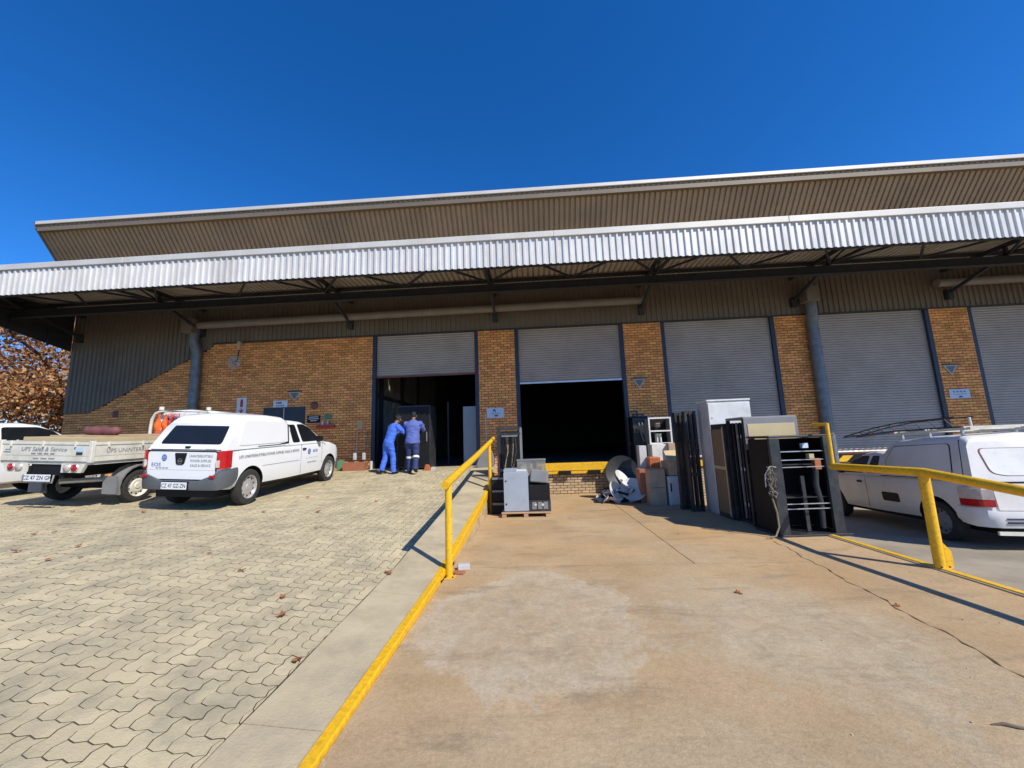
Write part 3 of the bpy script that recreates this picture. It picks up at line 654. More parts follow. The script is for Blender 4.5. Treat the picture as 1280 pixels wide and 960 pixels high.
def lower_body(root, tab, m, wheels, rw=0.37, name='body'):
    """tab rows: y, half width, z bottom, z top, crown"""
    rings = []
    ysamp = sorted(set([r[0] for r in tab] + [tab[0][0] + (tab[-1][0] - tab[0][0]) * i / 24 for i in range(25)]))
    for y in ysamp:
        w, zb, zt, cr = interp(tab, y); h = zt - zb
        rings.append(half_ring([(0, zb), (w * .86, zb), (w * .955, zb + .05), (w * .985, zb + .2 * h), (w, zb + .42 * h), (w * .995, zb + .62 * h), (w * .985, zt - .07), (w * .965, zt - .022), (w * .93, zt), (0, zt + cr)], y))
    o = MB().loft(rings).build('tmp_body', [m, M_BLACK])
    cut = MB()
    for y in wheels: cut.cyl((-1.5, y, 0.31), (1.5, y, 0.31), rw, 32)
    c = cut.build('tmp_cut', [M_BLACK]); md = o.modifiers.new('b', 'BOOLEAN'); md.object = c; md.operation = 'DIFFERENCE'; md.solver = 'EXACT'
    me = bpy.data.meshes.new_from_object(o.evaluated_get(bpy.context.evaluated_depsgraph_get()))
    bpy.data.objects.remove(o); bpy.data.objects.remove(c)
    me.materials.clear(); me.materials.append(m); me.materials.append(M_BLACK)
    for p in me.polygons:
        c0 = p.center; p.material_index = 1 if any(math.hypot(c0.y - y, c0.z - .31) < rw - 0.004 + 0.012 and abs(p.normal.x) < 0.3 for y in wheels) or (c0.z < 0.33 and abs(p.normal.z) > .8) else 0
    me.polygons.foreach_set('use_smooth', [True] * len(me.polygons)); me.set_sharp_from_angle(angle=R(32)); me.name = name
    for y in wheels:                                                   # axle hides the see-through arch
        pass
    return link(name, me, root)
def upper(root, name, tab, f, zb, m, crown=0.03):
    """tab rows: y, z top, shear ; side surface x = f(z)"""
    rings = []
    for y, zt, sh in tab:
        e = f(zt); rings.append(half_ring([(0, zb), (f(zb), zb), (f(zb + .3 * (zt - zb)), zb + .3 * (zt - zb)), (f(zt - .085), zt - .085), (e - .012, zt - .035), (e - .05, zt - .008), (e - .13, zt + .006), (0, zt + crown)], y, sh, zb))
    return MB().loft(rings).build(name, m, root, smooth=38)
def sidepatch(root, name, poly, f, side, m, off=0.004, th=0.01):
    n = len(poly); mb = MB()
    vs = [(side * (f(z) + off), y, z) for y, z in poly] + [(side * (f(z) + off - th), y, z) for y, z in poly]
    mb.add(vs, [tuple(range(n)), tuple(range(2 * n - 1, n - 1, -1))] + [(i, n + i, n + (i + 1) % n, (i + 1) % n) for i in range(n)])
    return mb.build(name, m, root)
def facepatch(root, name, poly, yf, m, off=0.004, th=0.01):
    """poly in (x, z) lying on the rear surface y = yf(z), facing -Y"""
    n = len(poly); mb = MB()
    vs = [(x, yf(z) - off, z) for x, z in poly] + [(x, yf(z) - off + th, z) for x, z in poly]
    mb.add(vs, [tuple(range(n)), tuple(range(2 * n - 1, n - 1, -1))] + [(i, n + i, n + (i + 1) % n, (i + 1) % n) for i in range(n)])
    return mb.build(name, m, root)
def grow(poly, d):
    c = Vector((sum(p[0] for p in poly) / len(poly), sum(p[1] for p in poly) / len(poly))); out = []
    for p in poly:
        v = Vector(p) - c; out.append(tuple(c + v * (1 + d / max(v.length, 1e-3))))
    return out
def ribbon(root, name, path, zlo, zhi, m, th=0.05):
    """bumper shell wrapped round a plan path [(x,y)], heights per point"""
    mb = MB(); rings = []
    P = [Vector(p) for p in path]
    for i, p in enumerate(P):
        d = (P[min(i + 1, len(P) - 1)] - P[max(i - 1, 0)]).normalized(); nrm = Vector((d.y, -d.x)); q = p - nrm * th
        a, b = zlo[i], zhi[i]
        rings.append([(p.x, p.y, a), (p.x + nrm.x * .012, p.y + nrm.y * .012, a + .3 * (b - a)), (p.x + nrm.x * .012, p.y + nrm.y * .012, a + .75 * (b - a)), (p.x - nrm.x * .006, p.y - nrm.y * .006, b), (q.x, q.y, b), (q.x, q.y, a)])
    mb.loft(rings); return mb.build(name, m, root, smooth=35)
def plate(root, txt, x, y, z, w=0.46, h=0.105):
    p = MB().box(x - w / 2, x + w / 2, y, y + 0.012, z - h / 2, z + h / 2).build('number_plate', M_PLATE, root, bevel=0.003)
    if txt: text(txt, h * 0.82, M_INK, p, (x, y - 0.002, z), FACE_CAM, sx=0.92)
    else: dashes(p, M_INK, (x, y - 0.002, z), FACE_CAM, w * .85, h * .5, 6)
    return p
def globe_logo(root, x, y, z, r, rot, word='EOS', size=0.1, dx=0.0, dz=-0.13):
    M = Matrix.Translation((x, y, z)) @ Euler(rot).to_matrix().to_4x4()
    g = MB().lathe([(r, 0), (r, 0.002), (r * 0.75, 0.004), (0.001, 0.005)], M, 24).build('emblem', M_BLUE, root)
    mb = MB()
    for k in (-0.45, 0.0, 0.45):
        hw = r * math.sqrt(1 - k * k) * 0.8; mb.box(-hw, hw, k * r - r * .06, k * r + r * .06, 0.0035, 0.0062, 0, M)
    mb.build('emblem_lines', M_SIGNW, g)
    q = M @ Vector((dx, dz, 0.001)); text(word, size, M_BLUE, root, q, rot, sx=1.35)

# ------------------------------------------------------------ white half-ton pickup with canopy (left)
def pitch_root(name, label, x, y, wb, cat='pickup', rz=0.0):
    z0 = surf(x, y); z1 = surf(x, y + wb); zl = surf(x - 0.7, y); zr = surf(x + 0.7, y)
    return thing(name, label, cat, (x, y, (z0 + (zl + zr) / 2) / 2 + 0.0), (math.atan2(z1 - z0, wb), -math.atan2(zr - zl, 1.4), rz))
def mirror_part(root, side, x, y, z):
    m = MB(); M = Matrix.Translation((side * x, y, z))
    m.prism(rpoly([(0, -.06), (.17, -.055), (.17, .07), (0.02, .075)], .03), -.045, .045, 'y', 0, M if side > 0 else M @ Matrix.Rotation(PI, 4, 'Z'))
    o = m.build('door_mirror', M_BLACK, root, bevel=0.012); return o
v = pitch_root('canopy_pickup', 'white half-ton pickup with white canopy and blue globe logo beside flatbed truck', -6.37, 7.45, 2.91)
v.scale = (0.9, 1, 1.1)
W = 0.845
tab = [(-.72, .74, .46, .955, .0), (-.69, .79, .40, .985, .0), (-.55, .83, .34, .99, .0), (-.2, W, .30, .99, .0), (1.2, W, .27, .985, .0), (2.35, W, .27, .985, .01), (2.62, .84, .27, .99, .03), (2.95, .835, .27, .955, .05),
       (3.3, .81, .25, .875, .06), (3.46, .75, .27, .80, .05), (3.55, .66, .32, .68, .02), (3.58, .58, .38, .58, .0)]
body = lower_body(v, tab, M_WHITE, (0.0, 2.91))
fc = lambda z: .828 - (z - .98) * .34
cab = upper(v, 'cab', [(1.02, 1.40, .10), (1.12, 1.455, .05), (1.5, 1.475, 0), (1.78, 1.455, 0), (2.02, 1.375, 0), (2.3, 1.215, 0), (2.52, 1.08, 0), (2.66, 1.0, 0)], fc, .97, M_WHITE)
ft = lambda z: .835 - (z - .98) * .155
cn = upper(v, 'canopy_top', [(-.66, 1.44, .74), (-.60, 1.50, .66), (-.45, 1.545, .45), (-.1, 1.575, .1), (.5, 1.58, 0), (.95, 1.55, 0), (1.12, 1.49, 0), (1.20, 1.40, -.02)], ft, .985, M_WHITE, crown=.045)
for s in (-1, 1):
    sidepatch(v, 'quarter_window', rpoly([(1.30, 1.02), (1.58, 1.02), (1.48, 1.40), (1.26, 1.40)], .05), fc, s, M_GLASS)
    w_ = sidepatch(v, 'door_window', rpoly([(1.66, 1.02), (2.40, 1.02), (2.36, 1.10), (2.02, 1.325), (1.80, 1.405), (1.56, 1.405)], .05), fc, s, M_GLASS)
    q = rpoly([(-.38, 1.05), (.92, 1.05), (1.07, 1.14), (1.05, 1.38), (.90, 1.46), (-.10, 1.48), (-.20, 1.42)], .09)
    o = sidepatch(v, 'canopy_side_panel', q, ft, s, M_WHITE, 0.012, 0.03)
    sidepatch(o, 'rubber_seal', rpoly([(.15, 1.005), (.78, 1.005), (1.13, 1.02), (1.15, 1.40), (1.115, 1.42), (1.10, 1.06), (.78, 1.018), (.15, 1.018)], .01), ft, s, M_BLACK, .006, .01)
    # door outline, handle, crease
    d = sidepatch(v, 'door_seam', [(1.60, .36), (1.607, .36), (1.607, .985), (1.60, .985)], lambda z: W, s, M_GREYINK, .001, .004)
    sidepatch(v, 'door_seam', [(2.50, .50), (2.507, .50), (2.507, .98), (2.50, .98)], lambda z: W, s, M_GREYINK, .0, .004)
    sidepatch(v, 'bed_seam', [(.30, .645), (1.55, .635), (1.55, .643), (.30, .653)], lambda z: W + .001, s, M_GREYINK, .001, .004)
    sidepatch(v, 'door_handle', rpoly([(1.66, .845), (1.79, .845), (1.79, .885), (1.66, .885)], .015), lambda z: W, s, M_BLACK, .012, .03)
    sidepatch(v, 'wheel_arch_trim', [(2.91 + .385 * math.cos(a), .31 + .385 * math.sin(a)) for a in [PI * (0.0 + i / 12 * .52) for i in range(13)]] + [(3.40, .52), (3.42, .30), (3.30, .27)], lambda z: .80, s, M_PLAST, .006, .02)
    mirror_part(v, s, .79, 2.30, 1.06)
    L_ = [(s * .745, -.735), (s * .80, -.705), (s * .842, -.62), (s * .853, -.55)]
    ribbon(v, 'tail_light', L_ if s < 0 else L_[::-1], [.69, .695, .70, .71][::1 if s < 0 else -1], [.985, .985, .985, .98][::1 if s < 0 else -1], M_RED, .03)
    ribbon(v, 'reverse_lens', ([(s * .735, -.752), (s * .792, -.727)] if s < 0 else [(s * .792, -.727), (s * .735, -.752)]), [.72, .72], [.835, .835], M_CLEAR, .03)
    MB().box(s * .70 - .05, s * .70 + .05, -.81, -.77, .555, .60).build('reflector', M_RED, v, bevel=.012)
    for y in (0.0, 2.91): wheel(v, s * (W - .105), y, .31, .19, s)
MB().cyl((-.7, 0, .31), (.7, 0, .31), .05, 10).build('rear_axle', M_BLACK, v); MB().cyl((-.7, 2.91, .31), (.7, 2.91, .31), .05, 10).build('front_axle', M_BLACK, v)
MB().box(-.62, .62, -.62, 3.3, .22, .34).build('underbody', M_BLACK, v)
bp = [(-.865, -.38), (-.868, -.50), (-.85, -.64), (-.79, -.735), (-.70, -.775), (-.4, -.795), (.4, -.795), (.70, -.775), (.79, -.735), (.85, -.64), (.868, -.50), (.865, -.38)]
zl = [.50, .40, .37, .36, .36, .36, .36, .36, .36, .37, .40, .50]; zh = [.69, .68, .67, .66, .60, .505, .505, .60, .66, .67, .68, .69]
ribbon(v, 'rear_bumper', bp, zl, zh, M_PLAST, .06)
facepatch(v, 'tailgate_gap', rpoly([(-.715, .505), (.715, .505), (.73, .985), (-.73, .985)], .05), lambda z: -.722, M_BLACK, .004, .01)
tg = facepatch(v, 'tailgate', rpoly([(-.70, .525), (.70, .525), (.715, .962), (-.715, .962)], .05), lambda z: -.722, M_WHITE, .022, .03)
facepatch(v, 'tailgate_crease', [(-.69, .668), (.69, .668), (.69, .676), (-.69, .676)], lambda z: -.722, M_LGREY, .0225, .004)
h_ = facepatch(v, 'tailgate_handle', rpoly([(-.145, .945), (.105, .945), (.06, .775), (.03, .755), (-.08, .755), (-.11, .775)], .02), lambda z: -.722, M_BLACK, .032, .02)
MB().lathe([(.036, 0), (.036, .006), (.044, .006), (.044, 0)], Matrix.Translation((-.022, -.755, .815)) @ Matrix.Rotation(PI / 2, 4, 'X'), 20).build('badge', M_CHROME, h_, smooth=40)
MB().box(-.072, .028, -.763, -.756, .807, .823).build('badge_bar', M_CHROME, h_)
yr_ = lambda z: -.66 + (z - .985) * .74
facepatch(v, 'rear_window', rpoly([(-.66, 1.08), (.66, 1.08), (.60, 1.40), (-.60, 1.40)], .06), lambda z: -.66 + (z - .985) * .755, M_GLASS, .006, .012)
MB().box(-.05, .05, -.66, -.62, 1.02, 1.05).build('canopy_latch', M_BLACK, v, bevel=.01)
MB().box(.42, .62, -.685, -.665, .99, 1.005).build('canopy_hinge', M_BLACK, v)
facepatch(v, 'canopy_seam', [(-.74, .985), (.74, .985), (.74, 1.0), (-.74, 1.0)], lambda z: -.68, M_BLACK, .004, .02)
plate(v, 'CZ 47 GZ-ZN', -.03, -.835, .43, .52, .11)
MB().box(-.31, .25, -.822, -.79, .36, .50).build('plate_holder', M_BLACK, v, bevel=.008)
globe_logo(v, -.37, -.7455, .865, .055, FACE_CAM, 'EOS', .085, -.16, -.115)
dashes(v, M_GREYINK, (-.40, -.746, .70), FACE_CAM, .26, .016)
for i, t in enumerate(('UNINTERRUPTIBLE', 'POWER SUPPLIES', 'SALES & SERVICE')): text(t, .058, M_GREYINK, v, (.40, -.746, .895 - .075 * i), FACE_CAM)
SIDE = (PI / 2, 0, PI / 2)
text('UPS UNINTERRUPTIBLE POWER SUPPLIES SALES & SERVICE', .072, M_GREYINK, v, (W + .004, .58, .855), SIDE, sx=1.0)
globe_logo(v, W + .002, 1.93, .80, .06, SIDE, 'EOS', .085, .26, 0.0)
dashes(v, M_GREYINK, (W + .004, 2.06, .56), SIDE, .36, .02); dashes(v, M_LGREY, (W + .004, 2.06, .66), SIDE, .5, .012, 5)
facepatch(v, 'windscreen', rpoly([(-.72, 1.03), (.72, 1.03), (.62, 1.40), (-.62, 1.40)], .05), lambda z: 2.64 - (z - 1.0) * 1.75, M_GLASS, -.012, .008)

# ------------------------------------------------------------ dropside truck
TXc, TY = -8.78, 7.45
t = pitch_root('flatbed_truck', 'cream dropside flatbed truck with UPS Sales and Service on its tailgate', TXc, TY, 2.4, 'truck')
zt0, zt1 = .86, 1.20
def dropside(name, a, b, thick_dir):
    mb = MB(); a = Vector(a); b = Vector(b); n = Vector(thick_dir)
    for z0, z1, k in ((zt0 - .0, zt0 + .085, .03), (zt0 + .085, zt0 + .095, .018), (zt0 + .095, zt1 - .05, .026), (zt1 - .05, zt1, .038)):
        p = [a, b, b + n * k, a + n * k]; vs = [(q.x, q.y, z) for z in (z0, z1) for q in p]
        mb.add(vs, [(0, 1, 2, 3), (4, 5, 6, 7), (0, 1, 5, 4), (1, 2, 6, 5), (2, 3, 7, 6), (3, 0, 4, 7)])
    s = mb.build(name, M_CREAM, t); L_ = (b - a).length; d = (b - a).normalized(); k = 0.22
    while k < L_ - .1:
        p = a + d * k; q = MB(); q.bar((p.x + n.x * .045, p.y + n.y * .045, zt1 - .09), (p.x + n.x * .045, p.y + n.y * .045, zt1 + .012), .022, .022); q.build('side_latch', M_CREAM, s); k += .62
    return s
yb, yf = -.92, 1.72
tg = dropside('tailgate', (-.875, yb, 0), (.875, yb, 0), (0, -1, 0)); ds = dropside('drop_side', (.875, yb, 0), (.875, yf, 0), (1, 0, 0)); dropside('drop_side', (-.875, yb, 0), (-.875, yf, 0), (-1, 0, 0))
MB().box(-.87, .87, yb + .002, yf, zt0 - .06, zt0 + .02).build('tray_floor', M_CREAM, t)
for s in (-1, 1):
    MB().box(s * .875 - .035, s * .875 + .035, yb - .045, yb + .02, zt0 - .02, zt1 + .02).build('corner_post', M_CREAM, t, bevel=.008)
    MB().box(s * .32 - .04, s * .32 + .04, yb + .02, 3.2, .56, .76).build('chassis_rail', M_BLACK, t)
    q = MB().prism([(s * .34, .82), (s * .80, .82), (s * .72, .66), (s * .34, .66)] if s > 0 else [(s * .80, .82), (s * .34, .82), (s * .34, .66), (s * .72, .66)], yb - .02, yb + .03, 'y').build('light_bar', M_CREAM, t)
    for k, (x, m) in enumerate(((.46, M_CLEAR), (.61, M_RED))):
        MB().lathe([(.062, 0), (.062, .02), (.05, .03), (.001, .034)], Matrix.Translation((s * x, yb - .02, .745)) @ Matrix.Rotation(PI / 2, 4, 'X'), 22).build('tail_lamp', m, q, smooth=40)
        MB().lathe([(.066, 0), (.07, .01), (.062, .022)], Matrix.Translation((s * x, yb - .02, .745)) @ Matrix.Rotation(PI / 2, 4, 'X'), 22).build('lamp_rim', M_ALU, q, smooth=40)
    wheel(t, s * .76, 0, .315, .20, s, M_CREAM)
    wheel(t, s * .74, 2.4, .315, .19, s, M_CREAM)
    mb = MB(); rings = []                                               # mudguard
    for k in range(9):
        a = R(200) - R(160) * k / 8 if True else 0; c = (0 + .41 * math.cos(a), .33 + .41 * math.sin(a)); e = (0 + .385 * math.cos(a), .33 + .385 * math.sin(a))
        rings.append([(s * .62, c[0], c[1]), (s * .885, c[0], c[1]), (s * .885, e[0], e[1]), (s * .62, e[0], e[1])])
    mb.loft(rings); mb.build('mudguard', M_MIDGREY, t, smooth=40)
    MB().box(s * .75 - .135, s * .75 + .135, -.47, -.44, .22, .55).build('mud_flap', M_MIDGREY, t)
MB().cyl((-.75, 0, .315), (.75, 0, .315), .07, 12).build('rear_axle', M_BLACK, t); MB().cyl((-.75, 2.4, .315), (.75, 2.4, .315), .06, 12).build('front_axle', M_BLACK, t)
MB().box(-.30, .30, yb + .03, yb + .10, .60, .80).build('rear_cross_member', M_BLACK, t)
MB().cyl((-.1, -.6, .45), (.45, .3, .42), .05, 10).build('exhaust', M_ALU, t)
plate(t, 'CZ 47 ZN GP', -.02, yb - .08, .565, .50, .12); MB().tube([(-.32, yb - .06, .62), (-.31, yb - .07, .49), (.27, yb - .07, .49), (.28, yb - .06, .62)], .014, 8).build('plate_guard', M_ALU, t, smooth=50)
MB().box(-.03, .0, yb - .066, yb + .03, .61, .64).build('plate_bracket', M_BLACK, t)
hb = MB()
zr = 1.86
pts = [(-.86, yf, .86), (-.86, yf, 1.45), (-.84, yf, 1.66), (-.76, yf, 1.80), (-.62, yf, zr), (.62, yf, zr), (.76, yf, 1.80), (.84, yf, 1.66), (.86, yf, 1.45), (.86, yf, .86)]
hb.tube(pts, .035, 10); hb = hb.build('headboard', M_CREAM, t, smooth=50)
MB().bar((-.86, yf, 1.22), (.86, yf, 1.22), .04, .06).build('headboard_rail', M_CREAM, hb)
for x in (-.62, .62): MB().cyl((x, yf, zr + .03), (x, yf, zr + .11), .05, 12).build('headboard_cap', M_CREAM, hb)
for x in (-.35, 0.0, .35): MB().bar((x, yf, .88), (x, yf, zr), .03, .03).build('headboard_bar', M_CREAM, hb)
fk = lambda z: .80 - (z - 1.1) * .12
lb = MB(); rings = [half_ring([(0, .5), (.76, .5), (.80, .8), (.80, 1.12), (.0, 1.12)], y) for y in (1.80, 2.9, 3.15)] ; lb.loft(rings); lb.build('cab_lower', M_WHITE, t, smooth=30)
upper(t, 'cab', [(1.80, 1.82, .03), (1.9, 1.88, .0), (2.6, 1.86, 0), (2.75, 1.78, -.1), (3.12, 1.40, -.2), (3.15, 1.2, -.2)], fk, 1.10, M_WHITE)
facepatch(t, 'rear_window', rpoly([(-.60, 1.32), (.60, 1.32), (.56, 1.70), (-.56, 1.70)], .06), lambda z: 1.80 + (z - 1.1) * .03, M_GLASS, .006, .012)
for s in (-1, 1): sidepatch(t, 'door_window', rpoly([(2.0, 1.2), (2.85, 1.2), (2.6, 1.7), (2.0, 1.72)], .05), fk, s, M_GLASS)
text('UPS Sales & Service', .105, M_GREYINK, t, (-.03, yb - .029, 1.06), FACE_CAM, sx=1.05, shear=.25)
dashes(t, M_GREYINK, (-.03, yb - .029, .985), FACE_CAM, .46, .024); dashes(t, M_GREYINK, (.0, yb - .033, .90), FACE_CAM, .42, .018, 3)
text('UPS UNINTERRUPTIBLE POWER SUPPLIES', .105, M_GREYINK, t, (.875 + .029, .22, 1.035), SIDE, sx=.98)
MB().box(.60, .72, yb - .031, yb - .027, .97, 1.02).build('sticker', M_INK, t); MB().box(.58, .74, yb - .030, yb - .027, 1.03, 1.11).build('sticker', M_SIGNB, t)
MB().box(-.80, -.66, yb - .030, yb - .027, 1.0, 1.012).build('sticker', M_INK, t); dashes(t, M_GREYINK, (-.72, yb - .029, 1.05), FACE_CAM, .1, .02, 2)
# load: boards, rolled tarp, waistcoats
TM = t.matrix_basis
def on_truck(mb, name, m, label, cat, bevel=0.0, smooth=None):
    o = mb.build(name, m, None, bevel=bevel, smooth=smooth); o.location = t.location; o.rotation_euler = t.rotation_euler; return tag(o, label, cat)
on_truck(MB().box(-.74, .70, -.75, 1.55, zt0 + .021, 1.27), 'pale_board', M_BEIGE, 'thick pale board lying in the flatbed truck tray', 'board', .006)
on_truck(MB().box(-.62, .55, -.45, 1.50, 1.272, 1.30), 'plywood_sheet', M_CARD, 'plywood sheet on top of the thick pale board in the truck', 'board')
mb = MB(); mb.tube([(-.36 + .055 * i, -.10 + .01 * math.sin(i), 1.385 + .008 * math.sin(i * 1.7)) for i in range(15)], [.03] + [.085] * 13 + [.03], 12)
on_truck(mb, 'rolled_tarpaulin', M_MAROON, 'maroon rolled tarpaulin on the truck load', 'tarpaulin', smooth=50)
for i, (x, w, m, lab) in enumerate(((-.62, .17, M_HIVIS, 'orange safety vest hung on the truck headboard beside its left post'), (-.44, .15, M_HIVIS, 'orange safety vest with tangled straps on the truck headboard'))):
    rings = []
    for k in range(9):
        z = 1.78 - k * .075; ww = w * (.45 + .07 * k) / 1; dy = .03 * math.sin(k * 1.3 + i); rings.append([(x - ww / 1.4, yf - .05 + dy, z), (x, yf - .09 + dy, z), (x + ww / 1.4, yf - .05 - dy, z), (x, yf - .035 + dy, z)])
    o = on_truck(MB().loft(rings), 'safety_vest', m, lab, 'vest', smooth=60)
mb = MB()
for k in range(9):
    x = -.36 + .035 * k; mb.tube([(x, yf - .05, 1.80), (x + .03 * math.sin(k), yf - .09, 1.7), (x + .06 * math.sin(k * 2.1), yf - .07, 1.56), (x + .09 * math.cos(k), yf - .06, 1.46 - .03 * (k % 3))], .009, 5)
on_truck(mb, 'strap_tangle', M_REDP, 'tangle of red ratchet straps tied to the truck headboard', 'straps', smooth=50)
mb = MB().loft([[(-.70 + .02 * k, yf - .06, 1.30 - .07 * k), (-.58, yf - .1, 1.30 - .07 * k), (-.46 - .02 * k, yf - .06, 1.30 - .07 * k)] for k in range(4)])
on_truck(mb, 'blue_rag', M_BLUECL, 'blue rag hanging under the orange vests on the truck', 'rag', smooth=60)

# ------------------------------------------------------------ white pickup, far left
w2 = pitch_root('parked_pickup', 'white single cab pickup parked on the far side of flatbed truck', -12.05, 6.3, 3.0)
W2 = .88
tab = [(-1.1, .80, .50, 1.08, 0), (-1.0, .86, .42, 1.10, 0), (0, W2, .34, 1.10, 0), (1.2, W2, .32, 1.10, 0), (2.6, W2, .32, 1.12, .02), (2.95, .87, .32, 1.10, .04), (3.6, .82, .35, .96, .04), (3.78, .7, .42, .8, .02)]
lower_body(w2, tab, M_WHITE, (0.0, 3.0), .40)
f2 = lambda z: .86 - (z - 1.1) * .30
upper(w2, 'cab', [(1.0, 1.54, .08), (1.15, 1.60, 0), (1.7, 1.62, 0), (2.0, 1.58, 0), (2.35, 1.40, 0), (2.75, 1.12, 0)], f2, 1.08, M_WHITE)
for s in (-1, 1):
    sidepatch(w2, 'door_window', rpoly([(1.30, 1.15), (2.55, 1.15), (2.20, 1.45), (1.95, 1.53), (1.34, 1.53)], .06), f2, s, M_GLASS)
    sidepatch(w2, 'door_handle', rpoly([(1.35, .98), (1.5, .98), (1.5, 1.02), (1.35, 1.02)], .015), lambda z: W2, s, M_BLACK, .012, .03)
    ribbon(w2, 'tail_light', ([(s * .78, -1.11), (s * .86, -1.02), (s * .88, -.93)] if s < 0 else [(s * .88, -.93), (s * .86, -1.02), (s * .78, -1.11)]), [.7] * 3, [1.05] * 3, M_RED, .03)
    for y in (0.0, 3.0): wheel(w2, s * (W2 - .11), y, .335, .20, s)
    mirror_part(w2, s, .84, 2.4, 1.22)
MB().box(-.82, .82, -1.2, -1.1, .42, .58).build('rear_bumper', M_PLAST, w2, bevel=.03)
MB().box(-.6, .6, -.9, 3.4, .3, .42).build('underbody', M_BLACK, w2)

# ------------------------------------------------------------ dusty pickup on the right
b = thing('dusty_pickup', 'dusty white pickup with tall canopy and roof rack behind yellow rail', 'pickup', (7.30, 6.69, -0.165), (R(-2.9), 0, R(-8.2)))
W3 = .855
tab = [(-.78, .72, .44, .72, 0), (-.75, .80, .36, .90, 0), (-.60, .84, .30, .93, 0), (-.2, W3, .27, .95, 0), (1.2, W3, .25, .95, 0), (2.3, W3, .25, .955, .01), (2.55, .85, .25, .96, .03), (2.9, .845, .25, .91, .05), (3.2, .80, .27, .80, .05), (3.32, .70, .32, .66, .02)]
lower_body(b, tab, M_WHITED, (0.0, 2.72), .375)
f3 = lambda z: .835 - (z - .95) * .36
upper(b, 'cab', [(1.05, 1.34, .08), (1.2, 1.395, .02), (1.5, 1.41, 0), (1.75, 1.39, 0), (2.05, 1.27, 0), (2.35, 1.08, 0), (2.6, .96, 0)], f3, .94, M_WHITED)
g3 = lambda z: .845 - (z - .95) * .20
upper(b, 'canopy_top', [(-.74, 1.55, .20), (-.68, 1.60, .16), (-.5, 1.625, .06), (.2, 1.635, 0), (.75, 1.60, 0), (.98, 1.50, .0), (1.12, 1.36, 0)], g3, .945, M_WHITED, crown=.04)
for s in (-1, 1):
    q = rpoly([(-.40, 1.03), (.80, 1.03), (.99, 1.16), (.99, 1.24), (.80, 1.49), (-.34, 1.51)], .07)
    o = sidepatch(b, 'canopy_window_seal', grow(q, .018), g3, s, M_BLACK, .004, .012); sidepatch(b, 'canopy_window', q, g3, s, M_WHITED, .009, .012)
    sidepatch(b, 'canopy_edge_seal', rpoly([(-.62, .955), (1.14, .955), (1.14, .968), (-.62, .968)], .004), g3, s, M_BLACK, .006, .01)
    sidepatch(b, 'canopy_corner_seam', [(-.60, .97), (-.588, .97), (-.50, 1.56), (-.512, 1.56)], g3, s, M_BLACK, .003, .008)
    sidepatch(b, 'quarter_window', rpoly([(1.28, .99), (1.56, .99), (1.47, 1.33), (1.27, 1.33)], .05), f3, s, M_GLASS)
    sidepatch(b, 'door_window', rpoly([(1.64, .99), (2.38, .99), (2.05, 1.22), (1.78, 1.33), (1.55, 1.33)], .05), f3, s, M_GLASS)
    sidepatch(b, 'door_handle', rpoly([(1.70, .80), (1.83, .80), (1.83, .84), (1.70, .84)], .015), lambda z: W3, s, M_BLACK, .012, .03)
    sidepatch(b, 'door_seam', [(1.58, .34), (1.587, .34), (1.587, .95), (1.58, .95)], lambda z: W3, s, M_GREYINK, .001, .004)
    sidepatch(b, 'side_step', rpoly([(.74, .50), (1.16, .50), (1.18, .66), (.76, .66)], .04), lambda z: W3, s, M_BLACK, .003, .01)
    L_ = [(s * .70, -.80), (s * .80, -.765), (s * .848, -.66), (s * .856, -.50)]
    ribbon(b, 'tail_light', L_ if s < 0 else L_[::-1], [.60] * 4, [.70] * 4, M_RED, .03); ribbon(b, 'indicator_lens', L_ if s < 0 else L_[::-1], [.702] * 4, [.84, .84, .86, .875][::1 if s < 0 else -1], M_CLEAR, .03)
    for y in (0.0, 2.72): wheel(b, s * (W3 - .11), y, .30, .18, s, M_MIDGREY)  # rims toned darker to carry the shade on the wheels
    mirror_part(b, s, .80, 2.30, 1.03)
    # roof rack
    for y in (-.45, .15, .75): MB().bar((s * .60, y, 1.62), (s * .60, y, 1.73), .03, .03).build('rack_foot', M_ALU, b)
    MB().bar((s * .60, -.62, 1.73), (s * .60, 1.0, 1.73), .04, .04).build('rack_rail', M_CREAM, b)
for y in (-.55, .15, .85): MB().bar((-.66, y, 1.75), (.66, y, 1.75), .035, .03).build('rack_bar', M_CREAM, b)
MB().cyl((-.55, -.55, 1.75), (-.55, -.55, 1.90), .018, 8).build('rack_stop', M_CREAM, b)
bp = [(-.875, -.40), (-.878, -.52), (-.86, -.66), (-.79, -.78), (-.68, -.83), (.68, -.83), (.79, -.78), (.86, -.66), (.878, -.52), (.875, -.40)]
ribbon(b, 'rear_bumper', bp, [.40, .34, .32, .32, .32, .32, .32, .32, .34, .40], [.58, .58, .585, .585, .54, .54, .585, .585, .58, .58], M_WHITED, .06)
MB().box(-.64, .64, -.86, -.83, .385, .405).build('bumper_slot', M_BLACK, b); MB().box(-.64, .64, -.86, -.83, .44, .452).build('bumper_slot', M_BLACK, b)
facepatch(b, 'tailgate', rpoly([(-.66, .555), (.66, .555), (.68, .92), (-.68, .92)], .03), lambda z: -.785, M_WHITED, .012, .03)
facepatch(b, 'canopy_gap', [(-.70, .925), (.70, .925), (.70, .945), (-.70, .945)], lambda z: -.76, M_BLACK, .02, .03)
q = rpoly([(-.58, 1.07), (-.42, 1.03), (.42, 1.03), (.58, 1.07), (.60, 1.42), (-.62, 1.42)], .07); yz = lambda z: -.74 + (z - .945) * .20
facepatch(b, 'rear_window_seal', grow(q, .018), yz, M_MAROON, .004, .012); facepatch(b, 'rear_window', q, yz, M_CABWHITE, .008, .012)
